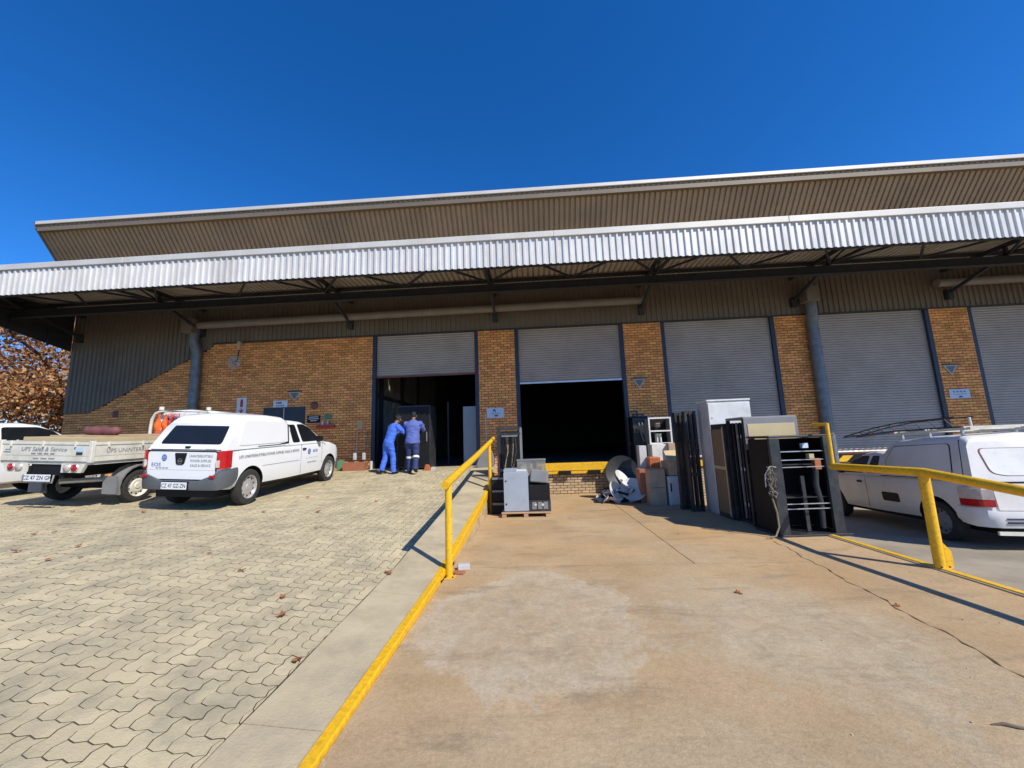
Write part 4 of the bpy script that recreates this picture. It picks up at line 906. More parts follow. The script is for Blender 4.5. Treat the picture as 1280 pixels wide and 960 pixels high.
plate(b, '', .02, -.815, .66, .48, .11)
MB().box(-.56, .56, -.6, 3.0, .2, .3).build('underbody', M_BLACK, b); MB().bar((-.74, -.80, .245), (.5, -.82, .235), .03, .05).build('tow_bar', M_CREAM, b)
# ladder lying on the rack
lad = thing('ladder', 'dark steel lattice ladder lying along the roof rack of dusty pickup', 'ladder', (7.30 - .45, 6.69 + .08, 1.60), (R(-2.9), 0, R(-8.2)))
for x in (-.11, .15):
    MB().tube([(x, -.35, 0), (x, 1.0, 0.02), (x, 2.6, -.02)], .014, 6).build('stile', M_STEEL, lad, smooth=50)
    MB().tube([(x, -.25, .16), (x, .9, .17), (x, 1.6, .12), (x, 2.55, .0)], .012, 6).build('stile', M_STEEL, lad, smooth=50)
for k in range(9):
    y = -.2 + k * .30; MB().bar((-.11, y, .0), (.15, y, .0), .02, .02).build('rung', M_STEEL, lad)
    MB().bar((-.11, y, .0), (-.11, y + .15, .16 if y < 1 else max(.02, .16 - (y - .9) * .1)), .012, .012).build('lattice_bar', M_STEEL, lad)
# ================================================================== RAILS
lr = thing('handrail', 'yellow pipe handrail climbing beside the brick ramp edge', 'railing', (-1.17, 5.05, -.04))
lr.location = (0, 0, 0)
XR = -1.15
MB().tube([(XR, 4.93, 1.115), (XR, 5.1, 1.13), (XR, 7.5, 1.35), (XR, 9.9, 1.60), (XR, 10.9, 1.71)], .055, 14).build('top_rail', M_YEL, lr, smooth=50)
MB().tube([(XR, 5.12, zc(5.1) - .1), (XR, 5.12, 1.10)], .046, 12).build('post', M_YEL, lr, smooth=50)
MB().tube([(XR, 9.85, zc(9.9) - .1), (XR, 9.85, 1.57)], .042, 12).build('post', M_YEL, lr, smooth=50)
MB().box(XR - .02, XR + .10, 9.9, 10.05, .50, .72).build('gusset', M_YEL, lr)
rr = thing('handrail', 'yellow steel handrail bending along the right edge of the loading bay', 'railing', (0, 0, 0))
MB().tube([(4.77, 2.4, .86), (4.77, 3.2, .90), (4.77, 4.15, .98), (4.77, 5.12, 1.085), (4.77, 5.9, 1.07), (4.80, 6.64, 1.055)], .053, 14).build('top_rail', M_YEL, rr, smooth=50)
MB().tube([(4.77, 5.13, -.1), (4.77, 5.13, 1.07)], .054, 14).build('post', M_YEL, rr, smooth=50)
MB().prism([(4.82, -.02), (4.90, -.02), (4.90, .16), (4.82, .26)], 5.10, 5.16, 'y').build('gusset', M_YEL, rr)
MB().tube([(4.80, 6.62, 1.04), (4.80, 6.62, 1.75)], .030, 10).build('riser', M_YEL, rr, smooth=50)
MB().tube([(4.80, 6.62, 1.73), (4.80, 6.95, 1.735)], .026, 10).build('upper_rail', M_YEL, rr, smooth=50)
MB().tube([(4.77, 2.45, -.1), (4.77, 2.45, .86)], .046, 12).build('post', M_YEL, rr, smooth=50)
for root, x, y, z in ((lr, XR, 5.12, zc(5.12)), (lr, XR, 9.85, zc(9.85)), (rr, 4.77, 5.13, zc(5.13) + .024), (rr, 4.77, 2.45, zc(2.45) + .024)):
    bpl = MB().box(x - .05, x + .075, y - .075, y + .075, z, z + .010).build('base_plate', M_YEL, root, bevel=.002)
    for dx, dy in ((.058, .055), (.058, -.055), (-.035, -.058)): MB().cyl((x + dx, y + dy, z + .010), (x + dx, y + dy, z + .024), .010, 6).build('bolt', M_STEEL, bpl)
# ================================================================== WALL FITTINGS
YF = YW - .006
def board(name, label, x, z, w, h, m, cat='sign', th=.012):
    o = thing(name, label, cat, (x, YF - th - .003, z)); MB().box(-w / 2, w / 2, 0, th, -h / 2, h / 2).build('panel', m, o, bevel=.003); return o
s1 = board('arrow_sign', 'white sign with red extinguisher and red down arrow on brick wall', -10.28, 3.15, .36, .62, M_SIGNW)
MB().prism([(-.05, -.03), (.05, -.03), (.05, .17), (.03, .25), (-.03, .25), (-.05, .17)], -.004, .001, 'y').build('extinguisher_mark', M_REDP, s1)
MB().prism([(-.02, -.07), (.02, -.07), (.02, -.15), (.10, -.12), (.0, -.27), (-.10, -.12), (-.02, -.15)], -.004, .001, 'y').build('arrow_mark', M_REDP, s1)
def tri(label, x, z, w=.44):
    o = thing('triangle_marker', label, 'sign', (x, YF - .02, z)); h = w * .75
    MB().prism([(-w / 2, h / 2), (w / 2, h / 2), (0, -h / 2)], 0, .012, 'y').build('rim', M_LGREY, o); k = .74
    MB().prism([(-w / 2 * k, h / 2 * k + .01), (w / 2 * k, h / 2 * k + .01), (0, -h / 2 * k + .012)], -.004, .002, 'y').build('face', M_SIGNG, o)
    MB().box(-w / 2 - .02, w / 2 + .04, -.05, .01, h / 2 + .005, h / 2 + .03).build('hood', M_STEEL, o)
tri('grey inverted triangle marker above the navy notice board', -8.36, 3.42); tri('grey inverted triangle marker on pier right of the open dock door', 3.60, 3.38); tri('grey inverted triangle marker above a pale sign on brick pier', 13.5, 3.40)
g1 = board('notice_sign', 'grey sign with dark lettering above the navy notice board', -8.86, 3.16, .52, .28, M_SIGNW)
dashes(g1, M_INK, (-.05, -.002, .06), FACE_CAM, .2, .06, 3); dashes(g1, M_GREYINK, (.0, -.002, -.04), FACE_CAM, .3, .05, 4)
nb = board('notice_board', 'wide navy notice board on brick wall behind the canopy pickup', -8.70, 2.62, 1.50, .88, M_NAVY, 'notice board', .03)
MB().box(-.012, .012, -.012, 0, -.42, .42).build('division', M_LGREY, nb)
k1 = board('black_sign', 'small black sign with white lines beside the notice board', -7.63, 2.60, .46, .26, M_BLACK)
for i, w in enumerate((.34, .38, .24)): MB().box(-w / 2, w / 2, -.003, .001, .065 - .065 * i, .088 - .065 * i).build('text_line', M_SIGNW, k1)
b1 = thing('fire_bell', 'maroon round fire bell on brick wall', 'bell', (-7.62, YF - .01, 3.08)); MB().lathe([(.13, 0), (.13, .03), (.10, .06), (.04, .075), (.001, .08)], Matrix.Rotation(PI / 2, 4, 'X'), 24).build('gong', M_MAROON, b1, smooth=40)
MB().cyl((0, -.07, 0), (0, -.095, 0), .02, 10).build('bolt', M_STEEL, b1)
b2 = thing('exit_plate', 'small green plate on brick wall above the red shelf', 'sign', (-7.12, YF - .02, 2.66)); MB().prism(rpoly([(-.14, -.07), (.12, -.09), (.15, .08), (-.12, .1)], .04), 0, .02, 'y').build('panel', M_GREEN, b2)
b3 = thing('red_shelf', 'small red wall shelf with hooks beside the black sign', 'shelf', (-7.15, YF - .02, 2.33)); MB().box(-.32, .30, -.10, .01, -.05, .05).build('tray', M_REDP, b3, bevel=.01)
for x in (-.12, .06): MB().cyl((x, -.05, .05), (x, -.05, .19), .035, 10).build('holder', M_LGREY, b3, smooth=40)
fan = thing('wall_fan', 'grey caged fan hanging from a bracket high on brick wall', 'fan', (-10.40, 12.66, 4.66))
mb = MB(); 
for rr_ in (.08, .16, .235): mb.tube([(rr_ * math.cos(a), -.07 + .25 * rr_, rr_ * math.sin(a)) for a in [2 * PI * i / 20 for i in range(21)]], .008, 5)
for k in range(14):
    a = 2 * PI * k / 14; mb.tube([(0.03 * math.cos(a), -.075, .03 * math.sin(a)), (.235 * math.cos(a), -.01, .235 * math.sin(a)), (.2 * math.cos(a), .09, .2 * math.sin(a))], .005, 4)
mb.build('cage', M_LGREY, fan, smooth=50)
for k in range(3):
    a = 2 * PI * k / 3 + .3; M = Matrix.Rotation(a, 4, 'Y') @ Matrix.Rotation(.5, 4, 'X'); MB().prism(rpoly([(.03, -.05), (.2, -.09), (.21, .06), (.03, .05)], .03), -.003, .003, 'y', 0, M).build('blade', M_LGREY, fan)
MB().lathe([(.001, -.06), (.05, -.05), (.09, 0), (.09, .12), (.06, .15), (.001, .15)], Matrix.Rotation(-PI / 2, 4, 'X'), 16).build('motor', M_MIDGREY, fan, smooth=40)
MB().tube([(0, .12, .0), (0, .14, .2), (0.02, .16, .55)], .018, 8).build('hanger', M_STEEL, fan, smooth=50)
MB().box(-.03, .07, .10, .20, .50, .80).build('bracket_box', M_BEIGE, fan, bevel=.01)
s2 = board('pale_sign', 'pale blue sign on brick pier between the two open doors', -1.28, 2.58, .58, .34, M_SIGNB)
MB().prism([(-.09, .03), (-.06, .12), (-.03, .14), (0, .12), (.02, .03), (-.01, .03), (-.03, .10), (-.06, .03)], -.003, .001, 'y').build('mark', M_INK, s2); MB().box(-.03, .09, -.003, .001, -.12, -.075).build('mark', M_INK, s2)
for i in range(2): MB().box(-.17 + .06 * i, .16, -.003, .001, -.02 - .03 * i, -.008 - .03 * i).build('text_line', M_GREYINK, s2)
cd = MB().bar((-1.62, YF - .015, 2.60), (-1.60, YF - .015, .9), .03, .02).build('conduit', M_LGREY); tag(cd, 'thin pale conduit running down the brick pier beside pale sign', 'conduit')
s3 = board('pale_sign', 'pale blue sign under the triangle marker on brick pier', 13.62, 2.63, .62, .30, M_SIGNB)
dashes(s3, M_GREYINK, (.0, -.002, .07), FACE_CAM, .4, .045, 4); MB().box(-.2, .2, -.003, .001, -.02, -.005).build('text_line', M_GREYINK, s3); MB().box(-.04, .06, -.003, .001, -.12, -.075).build('mark', M_INK, s3)
for i, (x, z, m, lab) in enumerate(((-15.0, 3.05, M_MAROON, 'small rusty vent plate in brick wall near the corner'), (-5.98, 2.33, M_BRICK2, 'small pale plate on brick wall near the open door'))):
    o = MB().box(-.1, .1, -.012, .01, -.12, .12).build('wall_plate', m); o.location = (x, YF, z); tag(o, lab, 'plate')
# ---- tools by the door
def broom(label, x, lean):
    o = thing('broom', label, 'broom', (x, YW - .22, surf(x, YW - .3)))
    MB().tube([(0, 0, .10), (lean, .17, 1.28)], .016, 8).build('handle', M_LGREY if lean < 0.01 else M_MIDGREY, o, smooth=50); MB().box(-.05, .05, -.05, .05, .32, .56).build('sleeve', M_LGREY, o, bevel=.02)
    MB().box(-.15, .15, -.04, .04, .04, .12).build('head', M_WOOD, o, bevel=.01); MB().box(-.14, .14, -.035, .035, 0, .04).build('bristles', M_BLACK, o)
broom('upright broom leaning on brick wall in the terracotta trough', -6.03, 0.0); broom('dark broom leaning on brick wall beside the door frame', -5.72, .03)
tr_ = thing('trough', 'terracotta plastic trough on the ground by the open door', 'trough', (-5.86, 12.45, surf(-5.8, 12.45)))
MB().loft([[(-.34, -.13, 0), (.34, -.13, 0), (.34, .13, 0), (-.34, .13, 0)], [(-.38, -.16, .26), (.38, -.16, .26), (.38, .16, .26), (-.38, .16, .26)], [(-.35, -.13, .26), (.35, -.13, .26), (.35, .13, .26), (-.35, .13, .26)], [(-.32, -.11, .05), (.32, -.11, .05), (.32, .11, .05), (-.32, .11, .05)]]).build('shell', M_TERRA, tr_)
tag_o = thing('hose_reel', 'green round reel leaning on brick wall beside terracotta trough', 'reel', (-6.42, 12.62, surf(-6.4, 12.6) + .17)); MB().lathe([(.17, 0), (.17, .05), (.13, .06), (.06, .05), (.001, .06)], Matrix.Rotation(R(75), 4, 'X'), 22).build('disc', M_GREEN, tag_o, smooth=40)
pb = thing('door_stop', 'small white kerb post beside the open door frame', 'post', (-5.50, 12.85, .83)); MB().cyl((0, 0, 0), (0, 0, .28), .05, 10).build('shaft', M_LGREY, pb, smooth=40)

# ================================================================== PEOPLE
def skin_obj(name, verts, edges, radii, mat_, parent, root=0, sub=2, relax=0):
    me = bpy.data.meshes.new(name); me.from_pydata(verts, edges, []); o = bpy.data.objects.new('tmp', me); COL.objects.link(o)
    sk = o.modifiers.new('s', 'SKIN'); sk.use_smooth_shade = True
    lay = me.skin_vertices[0].data
    for i, r in enumerate(radii):
        lay[i].radius = r if isinstance(r, tuple) else (r, r); lay[i].use_root = (i == root)
    if relax:
        s0 = o.modifiers.new('u0', 'SUBSURF'); s0.levels = 2; s0.render_levels = 2; sub = 0
        sm = o.modifiers.new('m', 'SMOOTH'); sm.factor = 0.5; sm.iterations = relax
    sb = o.modifiers.new('u', 'SUBSURF'); sb.levels = sub; sb.render_levels = sub
    m2 = bpy.data.meshes.new_from_object(o.evaluated_get(bpy.context.evaluated_depsgraph_get())); bpy.data.objects.remove(o)
    m2.name = name; m2.materials.clear(); m2.materials.append(mat_); m2.polygons.foreach_set('use_smooth', [True] * len(m2.polygons))
    return link(name, m2, parent)
from mathutils import noise as mnoise
def garment(name, mb, m, parent, seed, voxel=.016, fold=.010):
    me = mb.mesh(name, m); o = bpy.data.objects.new('tmp', me); COL.objects.link(o)
    rm = o.modifiers.new('r', 'REMESH'); rm.mode = 'VOXEL'; rm.voxel_size = voxel; rm.use_smooth_shade = True
    sm = o.modifiers.new('m', 'SMOOTH'); sm.factor = .5; sm.iterations = 6
    m2 = bpy.data.meshes.new_from_object(o.evaluated_get(bpy.context.evaluated_depsgraph_get())); bpy.data.objects.remove(o)
    for v_ in m2.vertices:
        c = v_.co; q = Vector((c.x * 7 + seed, c.y * 7, c.z * 11)); r_ = Vector((c.x * 5 + c.z * 9, c.y * 5, c.z * 16 + seed))
        v_.co = c + v_.normal * (fold * mnoise.noise(q) + fold * .8 * (1 - abs(mnoise.noise(r_)) * 2.2))
    m2.materials.clear(); m2.materials.append(m); m2.polygons.foreach_set('use_smooth', [True] * len(m2.polygons)); m2.name = name
    return link(name, m2, parent)
def ell(c, rx, ry, n=18): return [(c[0] + rx * math.cos(2 * PI * i / n), c[1] + ry * math.sin(2 * PI * i / n), c[2]) for i in range(n)]
def person(label, loc, rz, lean, stride, shirt, trouser, head_dip, height=1.76, cuffs=True, band=False, overall=False):
    """walks away from the camera pushing with both arms (local +Y forward)"""
    o = thing('person', label, 'person', loc, (0, 0, rz)); k = height / 1.76
    def P(*a): return tuple(k * q for q in a)
    L_ = lambda z: lean * max(0, z - .9)                              # forward lean above the hips
    pel = P(0, 0, .95); wai = P(0, L_(1.12), 1.10); che = P(0, L_(1.32), 1.30); nb_ = P(0, L_(1.46) + .01, 1.46); nk = P(0, L_(1.54) + .02, 1.53)
    hd = P(0, L_(1.62) + .05 + head_dip, 1.62 - head_dip * .5); ht = P(0, L_(1.7) + .06 + head_dip, 1.73 - head_dip * .6)
    V = [pel, wai, che, nb_, nk, hd, ht]; E = [(0, 1), (1, 2), (2, 3), (3, 4), (4, 5), (5, 6)]; Rr = [(.115, .085), (.11, .075), (.13, .085), (.06, .055), .052, (.078, .095), (.06, .075)]
    sh = {}; lim = {}
    for s in (-1, 1):
        i = len(V); shd = P(s * .19, L_(1.42), 1.41); elb = P(s * .27, L_(1.3) + .22, 1.22); wri = P(s * .20, L_(1.3) + .46, 1.30); pal = P(s * .19, L_(1.3) + .53, 1.33)
        V += [shd, elb, wri, pal]; E += [(2, i), (i, i + 1), (i + 1, i + 2), (i + 2, i + 3)]; Rr += [.055, .040, .030, (.040, .022)]; sh[s] = (shd, elb, wri, pal)
        for f in range(4):                                            # fingers flat on the cabinet
            j = len(V); fx = s * .19 + (f - 1.5) * .020; ln = (.062, .075, .078, .068)[f]
            V += [P(fx, L_(1.3) + .555, 1.355), P(fx, L_(1.3) + .566, 1.355 + ln)]; E += [(i + 3, j), (j, j + 1)]; Rr += [.010, .008]
        j = len(V); V += [P(s * .19 - s * .05, L_(1.3) + .55, 1.345), P(s * .19 - s * .07, L_(1.3) + .56, 1.375)]; E += [(i + 3, j), (j, j + 1)]; Rr += [.011, .009]
        st = stride * s; i = len(V)
        hip = P(s * .095, 0.0, .90); kne = P(s * .105, st * .45 + .04, .50); ank = P(s * .11, st - .02, .09 + (.05 if st < 0 else 0)); toe = P(s * .115, st + .13, .04)
        V += [hip, kne, ank, toe]; E += [(0, i), (i, i + 1), (i + 1, i + 2), (i + 2, i + 3)]; Rr += [.07, .05, .038, (.04, .032)]; lim[s] = (hip, kne, ank, toe)
    skin_obj('body', V, E, [tuple(k * q for q in r) if isinstance(r, tuple) else k * r for r in Rr], M_SKIN, o)
    # shirt and trousers
    mb = MB(); low = .95 if overall else .84
    mb.loft([ell(P(0, L_(z), z), k * rx, k * ry) for z, rx, ry in ((low, .185 if overall else .215, .135 if overall else .165), (1.0, .182 if overall else .20, .132 if overall else .15), (1.12, .185, .135), (1.25, .20, .138), (1.36, .212, .14), (1.43, .19, .12), (1.485, .105, .095), (1.515, .085, .08))])
    for s in (-1, 1):
        a, e, w, p_ = (Vector(q) for q in sh[s]); a0 = a + Vector((-s * .06, 0, -.02))
        mb.tube([a0, a, a.lerp(e, .55), e, e.lerp(w, .55) if cuffs else e.lerp(w, .12)], [k * .085, k * .088, k * .076, k * .066, k * .056], 12)
    garment('shirt', mb, shirt, o, 3.1 + height)
    mb = MB(); mb.loft([ell(P(0, .0, z), k * rx, k * ry) for z, rx, ry in ((.80, .15, .115), (.86, .185, .135), (.95, .178, .128), (1.03, .165, .118))])
    for s in (-1, 1):
        h, kn, an, to = (Vector(q) for q in lim[s]); mb.tube([h + Vector((0, 0, .04)), h.lerp(kn, .35), h.lerp(kn, .7), kn, kn.lerp(an, .5), an + Vector((0, 0, -.03))], [k * .105, k * .103, k * .09, k * .08, k * .076, k * .078], 14)
    garment('trousers', mb, trouser, o, 7.7 + height)
    for s in (-1, 1):
        h, kn, an, to = (Vector(q) for q in lim[s])
        skin_obj('shoe', [tuple(an + Vector((0, -.045, -.035))), tuple(an.lerp(to, .5) + Vector((0, 0, -.01))), tuple(to + Vector((0, .02, 0)))], [(0, 1), (1, 2)], [(.05, .046), (.052, .042), (.045, .033)], M_BLACK, o)
        if band:
            c = kn.lerp(an, .12); M = Matrix.Translation(c) @ (an - kn).to_track_quat('Z', 'Y').to_matrix().to_4x4(); MB().lathe([(.087, -.028), (.095, -.026), (.095, .026), (.087, .028)], M, 18).build('reflective_band', M_REFL, o, smooth=50)
    c = Vector(hd).lerp(Vector(ht), .40) + Vector((0, -.022, .012))
    hr = MB(); rings = []
    for a in range(7):
        th = PI / 2 * a / 6 * 1.45; rings.append((max(.001, .094 * math.sin(th)), .108 * math.cos(th)))
    hr.lathe(rings, Matrix.Translation(c) @ Matrix.Diagonal((.86, 1.08, 1, 1)), 20); hr.build('hair', M_HAIR, o, smooth=60)
    hdv = Vector(hd)
    for s in (-1, 1): MB().lathe([(.001, .012), (.02, .010), (.027, 0), (.02, -.008), (.001, -.01)], Matrix.Translation(hdv + Vector((s * .078, -.005, .02))) @ Matrix.Rotation(s * PI / 2, 4, 'Y') @ Matrix.Diagonal((1.3, .8, 1, 1)), 12).build('ear', M_SKIN, o, smooth=60)
    MB().loft([[(-.012, .085, -.01), (.012, .085, -.01), (.0, .085, .045)], [(-.014, .108, -.012), (.014, .108, -.012), (0, .10, .03)]]).build('nose', M_SKIN, o).location = hdv
    for s in (-1, 1): MB().lathe([(.001, .008), (.010, .006), (.013, 0)], Matrix.Translation(hdv + Vector((s * .032, .085, .035))) @ Matrix.Rotation(-PI / 2, 4, 'X'), 10).build('eye', M_BLACK, o)
    MB().box(-.022, .022, .083, .093, -.04, -.03).build('mouth', M_MAROON, o)
    return o
zpz = surf(-4, 11.25)
person('person in royal blue overalls stooping to push the black cabinet', (-4.28, 11.18, zpz), R(-38), .36, .13, M_SHIRT1, M_SHIRT1, .05, 1.72, True, False, True)
person('person in faded blue shirt and navy trousers pushing the black cabinet', (-3.57, 11.22, zpz), R(6), .14, -.14, M_SHIRT2, M_TROU2, .02, 1.80, False, True)
# cabinet they push
pc = thing('black_cabinet', 'tall black cabinet on castors pushed through the open door by two people', 'cabinet', (-3.78, 12.35, zpz + .01), (0, 0, R(2)))
MB().box(-.52, .52, -.40, .40, .10, 2.04).build('carcass', M_BLKMET, pc, bevel=.012); MB().box(-.50, .50, -.415, -.402, .14, 2.0).build('door_panel', M_BLACK, pc, bevel=.006)
MB().box(.40, .43, -.43, -.416, .9, 1.2).build('handle', M_MIDGREY, pc)
for x in (-.44, .44):
    for y in (-.32, .32): MB().cyl((x - .02, y, .05), (x + .02, y, .05), .05, 12).build('castor', M_BLACK, pc)
pj_ = thing('pallet_jack', 'orange pallet jack wheel under the black cabinet', 'pallet jack', (-3.28, 11.80, zpz)); MB().prism(rpoly([(-.12, 0), (.1, 0), (.04, .2), (-.06, .22)], .03), -.06, .06, 'y').build('wheel_cover', M_ORANGE, pj_, bevel=.01); MB().cyl((.17, -.04, .07), (.17, .04, .07), .07, 14).build('wheel', M_LGREY, pj_)
# things just inside the door
gd = thing('grey_door_panel', 'tall blue grey door panel leaning inside the open doorway', 'panel', (-2.22, 13.55, .84)); MB().box(-.27, .27, 0, .05, 0, 2.05).build('leaf', M_GREYCAB, gd, bevel=.006); MB().box(.12, .27, -.05, -.005, .0, .85).build('offcut', M_GREYCAB, gd)
fr = thing('steel_post', 'slim dark steel post standing inside the open doorway', 'post', (-3.17, 14.2, .84)); MB().bar((0, 0, 0), (0, 0, 2.3), .05, .05).build('shaft', M_STEEL, fr); MB().box(-.08, .08, -.08, .08, 0, .012).build('foot_plate', M_STEEL, fr)
# ================================================================== SCRAP ON THE APRON
def zg(y): return zc(y) + .001
# ---- pallet and the boxes on it
pl = thing('wooden_pallet', 'wooden pallet carrying grey and black boxes beside the handrail', 'pallet', (-.255, 9.55, zg(9.1) - .012))
for x in (-.50, 0, .50):
    for y in (-.42, 0, .42): MB().box(x - .05, x + .05, y - .06, y + .06, .018, .10).build('block', M_WOOD, pl)
for y in (-.44, 0, .44): MB().box(-.56, .56, y - .05, y + .05, 0, .018).build('bottom_board', M_WOOD, pl)
for k in range(6): MB().box(-.56, .56, -.49 + k * .176, -.37 + k * .176, .101, .121).build('top_board', M_WOOD, pl)
zp_ = zg(9.1) - .012 + .123
g = thing('grey_cabinet', 'blue grey steel cabinet standing open topped on the pallet', 'cabinet', (-.47, 9.42, zp_))
MB().box(-.27, .27, -.25, .25, 0, .90).build('carcass', M_GREYCAB, g, bevel=.008); MB().box(-.285, .285, -.272, -.252, .02, .89).build('door', M_GREYCAB, g, bevel=.006)
for z in (.18, .70): MB().cyl((-.23, -.285, z), (-.23, -.268, z), .018, 10).build('lock', M_BLACK, g)
MB().box(-.28, .02, -.24, .22, .905, .96).build('top_tray', M_GREYCAB, g); MB().box(-.02, .25, -.20, .2, .905, .93).build('top_flap', M_CABWHITE, g)
def carton(name, label, cat, x, y, z, w, d, h, m, rz=0, rx=0, ry=0, bevel=.006, extra=None):
    o = thing(name, label, cat, (x, y, z), (R(rx), R(ry), R(rz))); p = MB().box(-w / 2, w / 2, -d / 2, d / 2, 0, h).build('shell', m, o, bevel=bevel)
    if extra: extra(o, w, d, h)
    return o
def handles(o, w, d, h):
    for x in (-.13, .0, .13): MB().box(x - .05, x + .05, -d / 2 - .008, -d / 2 + .002, h * .2, h * .85).build('grip_panel', M_MIDGREY, o, bevel=.004); 
    for x in (-.1, .06): MB().cyl((x, -d / 2 - .02, h * .6), (x, -d / 2 - .006, h * .6), .03, 12).build('knob', M_LGREY, o)
carton('battery_box', 'scuffed black battery box at the bottom of the pallet stack', 'box', .07, 9.38, zp_, .50, .45, .25, M_BLKMET, extra=handles)
carton('black_box', 'plain black steel box in the middle of the pallet stack', 'box', .07, 9.40, zp_ + .252, .48, .44, .33, M_BLACK)
carton('monitor_casing', 'tilted grey plastic casing on top of the black box', 'casing', .07, 9.42, zp_ + .60, .42, .36, .30, M_MIDGREY, rz=-4, ry=6, rx=-12, bevel=.03)
gc = thing('glass_case', 'dusty glass display case lying behind the grey cabinet', 'case', (-.10, 9.85, zp_)); MB().box(-.34, .34, -.16, .16, 0, .82).build('base', M_CARD, gc, bevel=.006)
MB().box(-.35, .35, -.17, .17, .822, 1.12).build('glass', M_GCLEAR, gc); MB().box(-.36, .36, -.18, .18, 1.122, 1.15).build('lid', M_MIDGREY, gc)
for x, m, h in ((-.22, M_CABWHITE, .2), (-.08, M_MIDGREY, .24), (.08, M_BLACK, .2), (.2, M_ORANGE, .12)): MB().box(x - .05, x + .05, -.08, .08, .83, .83 + h).build('packing', m, gc)
rk_ = thing('open_rack', 'black open rack with hanging cables behind the pallet stack', 'rack', (-.66, 10.45, zg(10.4)))
for x in (-.30, .30):
    for y in (-.25, .30): MB().bar((x, y, 0), (x, y, 2.10), .045, .045).build('upright', M_BLKMET if x < 0 else M_MIDGREY, rk_)
for z in (.05, 1.0, 1.93, 2.08):
    MB().bar((-.30, -.25, z), (.30, -.25, z), .05, .06).build('crossbar', M_BLKMET, rk_); MB().bar((-.30, .30, z), (.30, .30, z), .05, .06).build('crossbar', M_BLKMET, rk_)
MB().box(-.2, .22, -.27, -.2, 1.86, 1.94).build('top_unit', M_MIDGREY, rk_)
MB().box(-.28, .28, .28, .31, .1, 2.0).build('back_panel', M_BLACK, rk_)
for k in range(9):
    x = -.2 + .05 * k; MB().tube([(x, -.1, 1.9), (x + .05 * math.sin(k), -.12, 1.5), (x + .10 * math.sin(k * 1.7), -.1, 1.1), (x + .12 * math.cos(k), -.05, .8)], .012, 5).build('cable', (M_BLACK, M_BLACK, M_MIDGREY, M_WOOD)[k % 4] if k != 6 else M_WIRE, rk_, smooth=50)
tp = MB(); n = 14; vs = []
for i in range(n):
    for j in range(8):
        u = i / (n - 1); w = j / 7; vs.append((-1.02 + .5 * w + .04 * math.sin(7 * u + 3 * w), 9.95 + 1.6 * u + .05 * math.sin(9 * w), zg(10) + .55 * math.sin(PI * min(1, w * 1.1)) ** .6 * (.7 + .5 * u + .12 * math.sin(11 * u + 5 * w)) * 1.2))
tp.add(vs, [(i * 8 + j, i * 8 + j + 1, (i + 1) * 8 + j + 1, (i + 1) * 8 + j) for i in range(n - 1) for j in range(7)])
o = tp.build('dark_tarpaulin', M_STEEL, smooth=60); tag(o, 'dark crumpled tarpaulin heaped between the ramp wall and pallet', 'tarpaulin')
for k, nm in enumerate(('bottom', 'middle', 'top')):
    bx = thing('black_crate', nm + ' black crate of the stack against ramp wall behind handrail post', 'crate', (-.92, 9.75, zg(9.7) + .30 * k)); MB().box(-.17, .17, -.2, .2, 0, .29).build('shell', M_BLACK, bx, bevel=.01); MB().box(-.15, .15, -.212, -.202, .22, .27).build('grip_rim', M_MIDGREY, bx)
fp = thing('folded_mat', 'dark folded mat leaning on brick pier at the ramp top', 'mat', (-1.55, 12.1, .84)); 
for k in range(3): MB().prism(rpoly([(-.30 + .05 * k, 0), (.28, 0), (.28, .34), (.16, .62 - .05 * k), (-.12, .50)], .12), -.05 + .09 * k, .03 + .09 * k, 'y').build('fold', M_STEEL if k else M_MIDGREY, fp, bevel=.02)

# ---- heap of discs and scrap
def dish(label, loc, tilt, r, m, concave=.10):
    o = thing('white_disc', label, 'disc', loc, tilt); MB().lathe([(.03, concave * .2), (r * .3, concave * .22), (r * .32, concave * .35), (r * .7, concave * .6), (r, concave), (r * 1.02, concave * .85), (r * .7, concave * .45), (r * .3, .0), (.03, .0)], None, 36).build('plate', m, o, smooth=35)
    MB().lathe([(.03, .03), (.06, .03), (.06, -.03), (.03, -.03)], None, 16).build('hub', M_MIDGREY, o, smooth=40); return o
dish('round pale grey disc lying face up at the front of the scrap heap', (2.62, 10.95, zg(10.9) + .30), (R(52), R(-8), 0), .34, M_LGREY)
dish('chipped white disc propped on the scrap heap', (2.36, 11.1, zg(11) + .55), (R(40), R(38), R(20)), .30, M_CABWHITE)
dish('white disc leaning sideways low in the scrap heap', (2.12, 10.95, zg(11) + .28), (R(48), R(52), R(10)), .27, M_CABWHITE)
dish('large dull grey dish standing at the back of scrap heap', (2.52, 11.75, zg(11.7) + .72), (R(78), R(-4), 0), .48, M_STEEL, .16)  # dish coloured dark for the shadow it stands in
o = thing('scrap_box', 'dark box buried at the bottom of the scrap heap', 'box', (2.45, 11.5, zg(11.4))); MB().box(-.45, .45, -.4, .5, 0, .28).build('shell', M_BLACK, o, bevel=.02)
random.seed(11)
for k in range(26):
    m = (M_CABWHITE, M_LGREY, M_CABWHITE, M_BLACK, M_ALU)[k % 5]; x = random.uniform(1.72, 2.6); y = random.uniform(10.75, 11.25); z = zg(11) + .03 + random.uniform(0, .42) * (1 - abs(x - 2.3) / .8)
    poly = [(random.uniform(.08, .22) * math.cos(a), random.uniform(.05, .14) * math.sin(a)) for a in [2 * PI * i / 7 for i in range(7)]]
    mb = MB().prism(poly, 0, .012, 'z'); o = mb.build('scrap_piece', m); o.location = (x, y, z); o.rotation_euler = (random.uniform(-.7, .7), random.uniform(-.7, .7), random.uniform(0, 6)); tag(o, 'jagged flat scrap piece lying in the heap under the white discs', 'scrap', 'scrap pieces in the heap')
